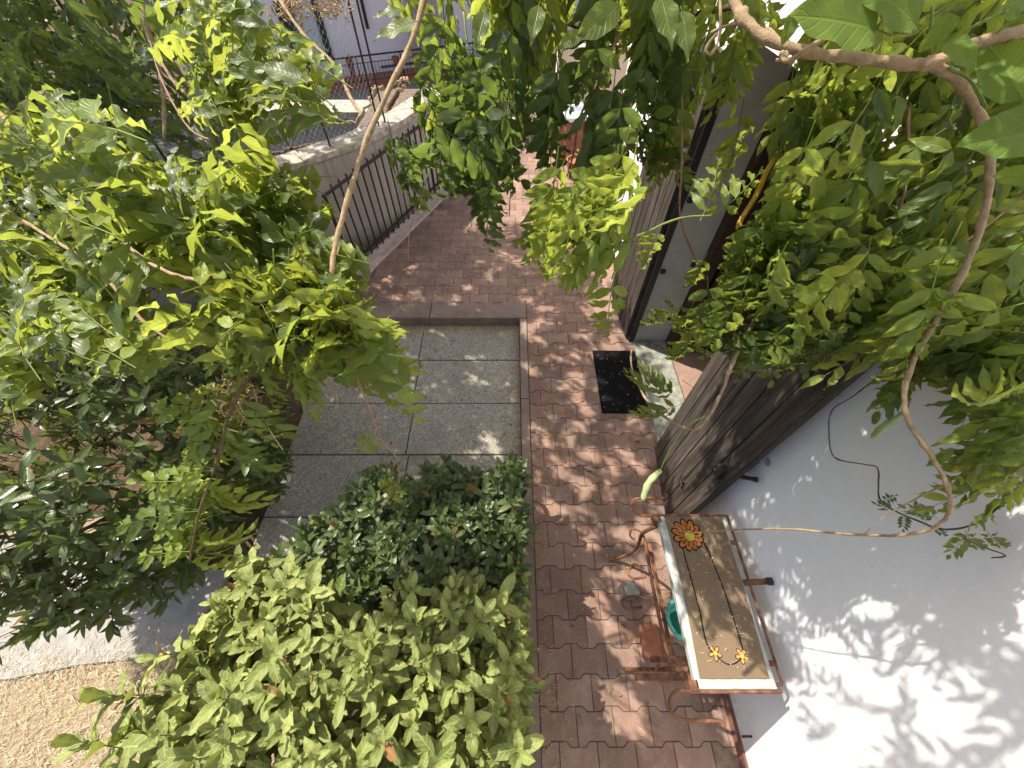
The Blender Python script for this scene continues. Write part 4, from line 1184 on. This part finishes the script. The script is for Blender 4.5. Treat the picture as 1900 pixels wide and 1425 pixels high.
# bare and leafy shoots
cw.stem([P(1150, 60, .8), P(1110, 150, .82), P(1075, 220, .84), P(1063, 290, .86), P(1035, 380, .88)], [.0025, .002, .0014], 'shoot', 'stem_red')
cw.stem([P(1085, 210, .85), P(1080, 290, .86), P(1062, 350, .87)], .0016, 'shoot', 'stem_red')
cw.stem([P(780, 380, .95), P(760, 430, .97), P(757, 500, 1.0)], .0012, 'tendril', 'stem')
cw.stem([P(1265, 170, .85), P(1265, 300, .88), P(1262, 400, .92), P(1285, 470, .95), P(1310, 520, .97)], [.0028, .002], 'shoot', 'stem_red')
cw.stem([P(900, -40, .9), P(1000, 20, .9), P(1120, 60, .9), P(1270, 30, .85), P(1370, 10, .6)], .005, 'stem', 'stem_dark')
for q0, q1 in (((860, 20), (875, 420)), ((930, 60), (945, 400)), ((1030, 40), (1045, 330)), ((1215, 40), (1215, 350)), ((800, 180), (775, 400))):
    cw.stem([P(*q0, .95), P((q0[0] + q1[0]) / 2 + 12, (q0[1] + q1[1]) / 2, .98), P(*q1, 1.0)], [.0025, .0012], 'shoot', 'petiole')
cw.stem([P(1135, 460, .78), P(1200, 430, .74), P(1260, 405, .72), P(1320, 400, .72)], .0018, 'shoot', 'petiole')
for (x, y, d_, s_) in ((1140, 510, (.1, -.1, -.9), .9), (1175, 440, (-.5, .1, -.5), .7), (1225, 420, (0, 0, -1), .55), (1330, 395, (.6, .4, .3), .7), (1300, 410, (.2, .4, .3), .7)):
    cw.leaf('w0', 'fresh', P(x, y, .74), d_, (0, -.8, .6), s_)
for (x, y, ex, ey, k_) in ((1150, 10, 1060, 80, 'b0'), (1080, 60, 1030, 90, 'b1'), (1000, 10, 985, 80, 'b2'), (1265, 20, 1280, 110, 'b1'), (1225, -10, 1250, 90, 'b0'), (900, 20, 880, 90, 'b2')):
    a_, c_ = P(x, y, .6), P(ex, ey, .6); cw.leaf(k_, 'wist', a_, c_ - a_, (0, -1, .6), (c_ - a_).length / .105)
cw.finish(300)

# --- right wisteria in front of the wall
rw_ = Plant('wisteria_vine', P(1600, 400, .75), 'green wisteria curtain in front of the house door at the right', 'vine', 'wisteria vines')
RH = (.05, -.02, -1)
right_poly = [(1460, 130), (1520, 120), (1640, 130), (1780, 140), (1960, 200), (1960, 680), (1860, 760), (1760, 690), (1640, 680), (1560, 600), (1430, 640), (1350, 610), (1430, 480), (1430, 380), (1450, 260)]
mass(rw_, right_poly, 270, .66, .98, RH, .40, (-.5, -.6, .6), WK, [('wist', 6), ('wist_shade', 1), ('fresh', 4)], .75, 1.05)
mass(rw_, [(1390, 440), (1440, 400), (1530, 560), (1560, 650), (1470, 700), (1350, 690), (1310, 620)], 84, .80, 1.05, RH, .32, (-.4, -.8, .4), WK, [('wist', 6), ('wist_shade', 3)], .75, 1.05)
mass(rw_, [(1640, 560), (1960, 480), (1960, 760), (1800, 760), (1700, 720), (1620, 660)], 80, .62, .85, (-.35, -.25, -.7), .4, (-.5, -.5, .8), WK, [('fresh', 4), ('wist', 5)], .75, 1.05)
mass(rw_, [(1790, 780), (1960, 740), (1960, 880), (1850, 900)], 12, .58, .72, (-.3, -.25, -.7), .4, (-.5, -.5, .8), WK, [('fresh', 4), ('wist', 4)], .65, .9)
mass(rw_, [(1500, -30), (1960, -30), (1960, 130), (1600, 90)], 44, .6, .85, RH, .5, (-.5, -.6, .6), WK, [('wist', 4), ('fresh', 4)], .8, 1.0)
mass(rw_, [(1290, 40), (1400, 60), (1400, 200), (1330, 220), (1300, 150)], 9, .7, .9, RH, .3, (-.4, -.8, .4), WK, 'wist', .7, .9)
for (x, y, d_, s_) in ((1270, 560, (-.3, .1, -.6), .55), (1300, 600, (.0, 0, -1), .75), (1290, 560, (.1, .1, -1), .6), (1385, 180, (.3, .1, -1), .95), (1315, 470, (0, 0, -1), .5),
                       (1260, 740, (-.9, .3, .2), .55), (1270, 750, (-.6, .0, -.5), .6), (1255, 735, (-.7, .6, .2), .5)):
    rw_.leaf('w2', 'wist', P(x, y, .82 if y < 700 else 1.0), d_, (-.2, -.9, .5), s_)
# thick branch at the top right and its long looping shoot
rw_.stem([P(1345, -60, .52), P(1365, 10, .51), P(1385, 40, .50), P(1430, 75, .49), P(1490, 95, .48), P(1560, 105, .47), P(1640, 113, .46), P(1700, 120, .45), P(1740, 112, .44), P(1800, 85, .43), P(1960, 40, .42)], [.0062, .0065, .0062, .0065, .007, .0065], 'branch', 'stem', n=10)
loop = [P(1715, 117, .45), P(1765, 140, .46), P(1800, 180, .47), P(1830, 250, .49), P(1838, 320, .51), P(1825, 400, .54), P(1795, 490, .58), P(1745, 580, .62), P(1700, 660, .66), P(1678, 730, .68), P(1690, 790, .70), P(1725, 840, .71), P(1755, 895, .72), P(1764, 935, .73),
        P(1752, 965, .75), P(1715, 986, .78), P(1650, 994, .84), P(1560, 990, .94), P(1470, 982, 1.05), P(1390, 982, 1.2), P(1320, 986, 1.36), P(1275, 988, 1.45), P(1250, 975, 1.52), P(1232, 960, 1.58)]
rw_.stem(loop, [.0055, .0052, .005, .0046, .0044, .0042, .004, .0036, .0032, .0026, .0022, .0018], 'long_shoot', 'stem', n=8)
rw_.stem([P(1320, 60, .62), P(1360, 45, .58), P(1420, 52, .53), P(1450, 80, .49), P(1460, 105, .485), P(1440, 112, .49)], .0022, 'tendril', 'stem')
rw_.stem([P(1335, -30, .6), P(1336, 60, .6), P(1320, 100, .6), P(1310, 90, .6), P(1330, 62, .59)], .0022, 'tendril', 'stem')
rw_.stem([P(1450, 100, .485), P(1462, 113, .475), P(1500, 90, .46), P(1560, 55, .45)], .0032, 'tendril', 'stem')
rw_.stem([P(1172, 648, 1.35), P(1172, 680, 1.28), P(1195, 735, 1.15), P(1235, 775, 1.06), P(1285, 797, 1.0), P(1312, 775, .97), P(1340, 725, .93), P(1365, 660, .88), P(1420, 560, .82)], [.003, .0035, .004, .004, .0045], 'shoot', 'stem')
rw_.stem([P(1312, 770, .97), P(1275, 790, .98), P(1245, 830, .99), P(1226, 870, 1.0)], .0018, 'shoot', 'petiole')
rw_.stem([P(1685, 200, .7), P(1683, 330, .72), P(1668, 400, .74), P(1680, 450, .76), P(1740, 500, .76), P(1765, 540, .76)], [.003, .002], 'shoot', 'stem_red')
rw_.stem([P(1940, 330, .6), P(1830, 420, .66), P(1700, 510, .72), P(1600, 570, .78)], .0016, 'shoot', 'stem')
rw_.stem([P(1765, 895, .74), P(1700, 925, .80), P(1640, 960, .86), P(1605, 990, .9)], [.002, .0008], 'tendril', 'stem')
rw_.stem([P(1700, 640, .86), P(1590, 730, 1.0), P(1545, 760, 1.05), P(1538, 800, 1.08), P(1548, 848, 1.09), P(1600, 861, 1.08), P(1628, 868, 1.06), P(1630, 900, 1.05), P(1632, 925, 1.03), P(1655, 945, 1.0), P(1700, 965, .96), P(1750, 982, .92), P(1810, 972, .88), P(1870, 930, .83), P(1960, 890, .78)], [.0013, .0017, .0018, .002, .0022, .0026], 'shoot', 'stem_dark')
rw_.stem([P(1560, 735, 1.02), P(1520, 738, 1.04), P(1500, 760, 1.05), P(1475, 785, 1.06), P(1490, 775, 1.06)], .0009, 'tendril', 'stem_dark')
rw_.stem([P(1370, 660, .95), P(1430, 690, 1.05), P(1520, 650, 1.0), P(1580, 600, .9)], .0014, 'tendril', 'stem')
rw_.stem([P(1780, 990, .92), P(1810, 1010, .9), P(1865, 1030, .87), P(1840, 1035, .87)], .0016, 'tendril', 'stem_dark')
for (x, y, ex, ey, dd) in ((1640, 930, 1690, 905, 1.02), (1655, 945, 1620, 935, 1.0), (1680, 955, 1670, 1000, .98), (1720, 970, 1700, 940, .94), (1735, 975, 1760, 1010, .93)):
    a_, c_ = P(x, y, dd), P(ex, ey, dd); rw_.leaf(random.choice(['s0', 's1', 's2']), 'wist_shade', a_, c_ - a_, (-1, -.3, .4), random.uniform(.45, .6))
for (x, y, ex, ey) in ((1790, 985, 1830, 1040), (1800, 990, 1770, 1020), (1830, 985, 1870, 1030), (1740, 960, 1700, 950)):
    a_, c_ = P(x, y, .88), P(ex, ey, .88); rw_.leaf('s1', 'wist', a_, c_ - a_, (-1, -.3, .5), .8)
mass(rw_, [(1760, 860), (1850, 850), (1860, 930), (1780, 930)], 7, .68, .78, (-.1, -.2, -.9), .4, (-.6, -.5, .6), WK, ['wist', 'fresh'][0], .55, .75)
# seed pods
def pod(p0, p1, bend, w, m='pod'):
    q = smooth_path([p0, p0.lerp(p1, .5) + bend, p1], 6); n_ = len(q); b_ = MB()
    b_.tube([p - rw_.loc for p in q], [w * (.18 + .82 * math.sin(math.pi * min(1, .08 + .86 * k / (n_ - 1))) ** .5) * (1 + .12 * math.sin(k * 2)) for k in range(n_)], 8)
    b_.build('seed_pod', M[m], rw_.o, smooth=True)
pod(P(1226, 872, 1.0), P(1192, 928, 1.0), Vector((-.012, 0, .012)), .0085)
pod(P(1680, 765, .98), P(1620, 812, .98), Vector((-.006, 0, -.016)), .009)
rw_.stem([P(1690, 740, .9), P(1685, 755, .95), P(1680, 766, .98)], .0012, 'tendril', 'stem_dark')
rw_.finish(300)

# yellow strap tangled in the right vine
q = smooth_path([P(1445, 280, .98), P(1420, 320, 1.0), P(1400, 365, 1.02), P(1372, 410, 1.03), P(1368, 425, 1.03)], 5); b = MB()
for dx in (0, .006): b.tube([p + Vector((dx, 0, dx)) for p in q], .0045, 6)
o = b.build('yellow_strap', M['yellow'], smooth=True); tag(o, 'yellow plastic strap hanging among the leaves before the doorway', 'strap')

# --- big-leaved climber at the top right corner
kw = Plant('climber_plant', P(1800, 60, .42), 'climber with broad hairy leaves close up in the top right corner', 'climber')
for (x, y, ex, ey, d0, d1, k_, up) in ((1985, 240, 1800, 255, .40, .40, 'k0', (0, -.6, 1)), (1895, 185, 1845, 45, .42, .42, 'k1', (-.6, -.8, .6)), (1625, 55, 1480, 10, .40, .38, 'k2', (0, -.8, .9)), (1700, 45, 1600, -60, .40, .38, 'k0', (0, -.8, .9)),
                                   (1770, 25, 1710, 100, .40, .42, 'k1', (-.2, -.9, .6)), (1960, 330, 1840, 320, .42, .45, 'k2', (-.2, -.8, .9)), (1860, 20, 1940, -30, .40, .40, 'k0', (0, -1, .6)), (1760, 75, 1815, 125, .41, .40, 'k2', (0, -1, .6)), (1470, 30, 1460, 75, .44, .44, 'k1', (0, -1, .6)), (1920, 120, 1990, 20, .36, .34, 'k1', (-.5, -.7, .5))):
    a_, c_ = P(x, y, d0), P(ex, ey, d1); kw.leaf(k_, 'kiwi', a_, c_ - a_, up, (c_ - a_).length / .125)
for pts in ([P(1960, -20, .38), P(1850, 60, .42), P(1790, 110, .44)], [P(1830, 200, .44), P(1800, 150, .45), P(1760, 125, .45)], [P(1870, 20, .40), P(1790, 60, .42), P(1780, 110, .44)], [P(1612, 52, .40), P(1640, 20, .42), P(1720, 0, .44)], [P(1730, 10, .43), P(1728, 60, .44), P(1728, 105, .45)]):
    kw.stem(pts, .0016, 'leaf_stalk', 'petiole')
kw.finish(300)

# ================================================================== SHRUBS
def shrub(pl, keys, m, npts, posfn, nleaf, twig_l, scale, opp=True, droop=.55, tilt=.35):
    for i in range(npts):
        p, outv = posfn()
        ax = (Vector(outv) + Vector((0, 0, 1)) * .8 + rv(.25)).normalized()
        base = p - ax * twig_l
        pl.stem([base - ax * .12 + rv(.02), base, p], [.003, .0022, .0012], 'twigs', 'twig', 2, 4, join='twigs')
        s0 = random.uniform(*scale); ph = random.uniform(0, 6.28)
        x = ax.orthogonal().normalized(); y = ax.cross(x)
        for k in range(nleaf):
            f = k / (nleaf - 1)
            if opp: a = ph + (k // 2) * math.pi / 2 + (k % 2) * math.pi
            else: a = ph + k * 2.4
            rad_ = x * math.cos(a) + y * math.sin(a)
            open_ = 1.1 - .85 * f ** 1.5
            d_ = rad_ * open_ + ax * (.25 + .9 * f) - Vector((0, 0, droop)) * (1 - f) * .8 + rv(.12)
            sc = s0 * (1 - .42 * f ** 2) * random.uniform(.85, 1.1)
            pl.leaf(random.choice(keys), 'dead' if random.random() < .012 else m, base.lerp(p, f), d_, ax + rad_ * -.2 + Vector((0, 0, .4)), sc)

# --- pale viburnum in the foreground, sunlit
vb = Plant('viburnum_bush', (-.55, -.1, 0), 'pale green broad-leaved viburnum bush in full sun at the bottom', 'bush')
def vb_top(x, y): return .86 - .27 * x + .05 * math.sin(x * 9 + 1) * math.cos(y * 8) + .03 * math.sin(x * 21 + y * 17)
def vb_pos():
    while True:
        x, y = random.uniform(-1.42, .03), random.uniform(-.62, .38)
        if y > .34 - .25 * max(0, x + .35) - .10 * math.sin(x * 7): continue
        lim = -1.30 + .10 * math.sin(y * 9)
        if x < lim: continue
        r = random.random()
        e = min((x - lim) / .25, (.38 - y) / .2, 1.0)
        if r < .74: return Vector((x, y, vb_top(x, y) - (1 - max(0, e)) * .22 - random.random() ** 1.3 * .40)), (random.gauss(0, .35), random.gauss(0, .35), 1)
        if r < .88: return Vector((.055 - random.random() * .05, y, random.uniform(.25, .75))), (1, 0, .1)
        return Vector((lim + random.random() * .1, y, random.uniform(.4, 1.15))), (-1, .2, .2)
shrub(vb, ['v%d' % k for k in range(4)], 'viburnum', 430, vb_pos, 10, .12, (.8, 1.5), tilt=.5)
for k in range(26):
    x, y = random.uniform(-1.0, -.05), random.uniform(-.6, .25)
    vb.stem([(x * .7 - .2, y * .7, -.1), (x * .85 - .1, y * .9, .5), (x, y, .8)], [.011, .008, .004], 'stems', 'twig', 3, 5, join='stems')
vb.finish(300)

# --- dark glossy hedge behind it, in shade
gb = Plant('glossy_bush', (-.35, .45, 0), 'dark glossy small-leaved bush in shade beside the kerb', 'bush')
def gb_edge(x): return .99 - .75 * max(0, -.72 - x) + .04 * math.sin(x * 13)
def gb_pos():
    while True:
        x, y = random.uniform(-1.18, .05), random.uniform(.26, 1.02)
        if y > gb_edge(x): continue
        z = .72 + .06 * math.sin(x * 9 + 2) * math.cos(y * 8) - .10 * max(0, 1 - (gb_edge(x) - y) / .15)
        r = random.random()
        if r < .70: return Vector((x, y, z - random.random() ** 2 * .25)), (0, 0, 1)
        if r < .82: return Vector((.05 - random.random() * .04, y, random.uniform(.1, .7))), (1, 0, .1)
        return Vector((x, gb_edge(x) - random.random() * .05, random.uniform(.05, .65))), (0, 1, .15)
shrub(gb, ['g%d' % k for k in range(4)], 'glossy', 420, gb_pos, 9, .12, (1.0, 1.4), opp=False)
for k in range(16):
    x, y = random.uniform(-.9, -.05), random.uniform(.3, .9)
    gb.stem([(x * .8, y, -.1), (x * .9, y, .3), (x, y, .65)], [.010, .007, .004], 'stems', 'twig', 3, 5, join='stems')
gb.finish(300)

# --- laurel at the left
lb = Plant('laurel_shrub', (-2.1, 1.0, -.1), 'dark laurel shrub with long glossy leaves left of the slabs', 'shrub')
def lb_pos():
    while True:
        d_ = rv(1).normalized()
        if d_.z < -.55: continue
        k = .62 + .38 * random.random() ** .5
        bump_ = 1 + .10 * math.sin(d_.x * 7 + 1) * math.cos(d_.y * 6) + .06 * math.sin(d_.z * 9)
        p = Vector((-2.26 + d_.x * .80 * k * bump_, 1.02 + d_.y * .92 * k * bump_, .72 + d_.z * .82 * k * bump_))
        return p, d_
shrub(lb, ['l%d' % k for k in range(4)], 'laurel', 800, lb_pos, 9, .13, (.85, 1.25), opp=False)
for k in range(22):
    p, d_ = lb_pos()
    lb.stem([(-2.1 + random.gauss(0, .12), 1.0 + random.gauss(0, .12), -.1), Vector((-2.1, 1.0, .35)).lerp(p, .5), p], [.016, .010, .004], 'stems', 'twig', 4, 5, join='stems')
lb.finish(300)

# --- dark evergreen tree further back at the left
def tree(loc, h, rx, rz, nl_, label, leafm='far_leaf', name='evergreen_tree'):
    pl = Plant(name, loc, label, 'tree', 'dark trees beyond the wisteria')
    L0 = Vector(loc)
    pl.stem([L0, L0 + Vector((.05, .03, h * .4)), L0 + Vector((0, .05, h * .85))], [.09, .07, .03], 'trunk', 'stem_dark', 5, 8)
    cl = []
    for k in range(16):
        d_ = rv(1).normalized(); c_ = L0 + Vector((d_.x * rx * .7, d_.y * rx * .7, h * .65 + d_.z * rz * .7)); cl.append(c_)
        pl.stem([L0 + Vector((0, .03, h * .45)), (L0 + Vector((0, 0, h * .55))).lerp(c_, .6), c_], [.03, .018, .006], 'limb', 'stem_dark', 3, 5, join='limbs')
    for i in range(nl_):
        c_ = random.choice(cl); d_ = rv(1).normalized()
        pl.leaf('f%d' % (i % 2), leafm, c_ + d_ * rx * .42 * random.random() ** .4, d_ + Vector((0, 0, -.3)) + rv(.4), d_ + Vector((0, 0, 1)), random.uniform(.8, 1.4))
    pl.finish(0, 'leaf', 'crown')
tree((-3.4, 3.1, -.1), 2.5, 1.0, .9, 2600, 'dark evergreen tree behind the sunlit wisteria at the upper left')
tree((-5.4, 4.3, -.2), 3.0, 1.3, 1.2, 2600, 'farther dark evergreen tree at the left edge behind the wisteria')
tree((-2.45, 3.2, -.1), 1.15, .45, .42, 900, 'small dark bush against the left end of the retaining wall', name='evergreen_bush')
iv = Plant('ivy_post', (.12, 7.2, 0), 'dark ivy-covered trunk beyond the paved courtyard', 'tree')
iv.stem([(.12, 7.2, -.05), (.14, 7.22, 1.2), (.10, 7.2, 2.6)], [.10, .09, .07], 'trunk', 'stem_dark')
for k in range(1100):
    a = random.uniform(0, 6.28); z = random.uniform(.3, 2.7); r = random.uniform(.12, .24)
    iv.leaf('f0', 'far_leaf', (.12 + r * math.cos(a), 7.2 + r * math.sin(a), z), (math.cos(a) * .5, math.sin(a) * .5, -.8), (math.cos(a), math.sin(a), .3), random.uniform(.5, .8))
iv.finish(0)

# --- low things at the far end of the courtyard
pw = empty('low_pillar_wall', (.95, 6.6, 0)); tag(pw, 'low brick pier with a bright white coping beyond the house corner', 'pier')
b = MB(); b.span((-.28, -.2, -.02), (.28, .25, .55)); b.build('pier_body', M['pink_tile'], pw)
for k in range(5):
    for j in range(3):
        b = MB(); x0 = -.28 + j * .19 + (.0 if k % 2 else .03)
        b.span((x0, -.212, .02 + k * .105), (min(x0 + .18, .28), -.201, .115 + k * .105)); b.build('brick', M['terracotta'], pw)
b = MB(); b.span((-.36, -.28, .551), (.36, .33, .61)); b.build('coping', M['wall'], pw, bevel=.008)
b = MB(); b.span((-.1, 0, -.02), (2.6, .2, .9)); o = b.build('garden_wall', M['cream']); o.location = (.9, 8.6, 0); tag(o, 'low cream garden wall closing the courtyard', 'wall')

def flower_pot(loc, r, h, label, m, gm, nleaf, rot=None, group='flower pots on the balcony shelf', key='f0', ls=.5):
    t = empty('flower_pot', loc); tag(t, label, 'flower pot', group)
    b_ = MB(); b_.lathe([(r * .62, 0), (r * .92, h * .8), (r * 1.02, h * .8), (r * 1.05, h), (r * .9, h), (r * .85, h * .85), (0, h * .85)], n=14); b_.build('pot', M[m], t, smooth=False)
    g_ = Geo()
    for k in range(nleaf):
        a = random.uniform(0, 6.28); el = random.uniform(.2, 1.3); d_ = Vector((math.cos(a) * math.cos(el), math.sin(a) * math.cos(el), math.sin(el)))
        mt = np.array(frame(Vector((0, 0, h * .85)) + d_ * r * random.uniform(.2, 1.3), d_, (0, 0, 1), ls * random.uniform(.7, 1.2)))
        V_, F_, U_, R_ = LIB[key]; g_.add(V_ @ mt[:3, :3].T + mt[:3, 3], F_, U_, random.random())
    o_ = link('plant', quad_mesh('plant', *g_.arrays(), M[gm]), t); return t
for x, lab, gm, n_ in ((1.75, 'leftmost terracotta pot on the balcony shelf with dull green plant', 'viburnum', 26), (2.70, 'terracotta pot beside the reed blind on the balcony shelf', 'viburnum', 8), (3.40, 'larger terracotta pot with green plant on the balcony shelf', 'viburnum', 30), (4.02, 'small terracotta pot with yellowish plant on the balcony shelf', 'young', 26), (4.85, 'rightmost red pot on the balcony shelf with almost bare soil', 'wist', 3)):
    flower_pot(bd_m @ Vector((x, -.18, .516)), .17 if 'small' not in lab else .13, .32, lab, 'terracotta', gm, n_)
flower_pot(bd_m @ Vector((-.25, .25, -.029)), .16, .9, 'tall pot with yellow-green plant at the left of the balcony', 'terracotta', 'young', 40, group='flower pots on the balcony shelf', ls=.8)
flower_pot((.93, 5.85, 0), .15, .26, 'terracotta pot on the pavers beyond the house corner', 'terracotta', 'wist', 14, group='pots in the courtyard')

# fallen leaflets on the paving and the slabs
LIB['d0'] = single(950, .045, .018, 'ovate', 5, 2, .5, -.6, .8); LIB['d1'] = single(951, .038, .016, 'ovate', 5, 2, .3, .9, .8)
g_ = Geo()
for k in range(90):
    t_ = random.random()
    if t_ < .55: x, y, z = random.uniform(.17, 1.12), random.uniform(-.35, 3.4), .006
    elif t_ < .85: x, y, z = random.uniform(-1.4, .05), random.uniform(.9, 2.82), slab_z + .006
    else: x, y, z = random.uniform(-1.0, 1.0), random.uniform(3.2, 4.6), .008
    mt = np.array(frame((x, y, z), (random.gauss(0, 1), random.gauss(0, 1), .05), (random.gauss(0, .25), random.gauss(0, .25), 1), random.uniform(.6, 1.1)))
    V_, F_, U_, R_ = LIB['d%d' % (k % 2)]; g_.add(V_ @ mt[:3, :3].T + mt[:3, 3], F_, U_, random.random())
o = link('fallen_leaves', quad_mesh('fallen_leaves', *g_.arrays(), M['dead']))
tag(o, 'small withered leaflets scattered over the paving below the vines', 'leaves', kind='stuff')
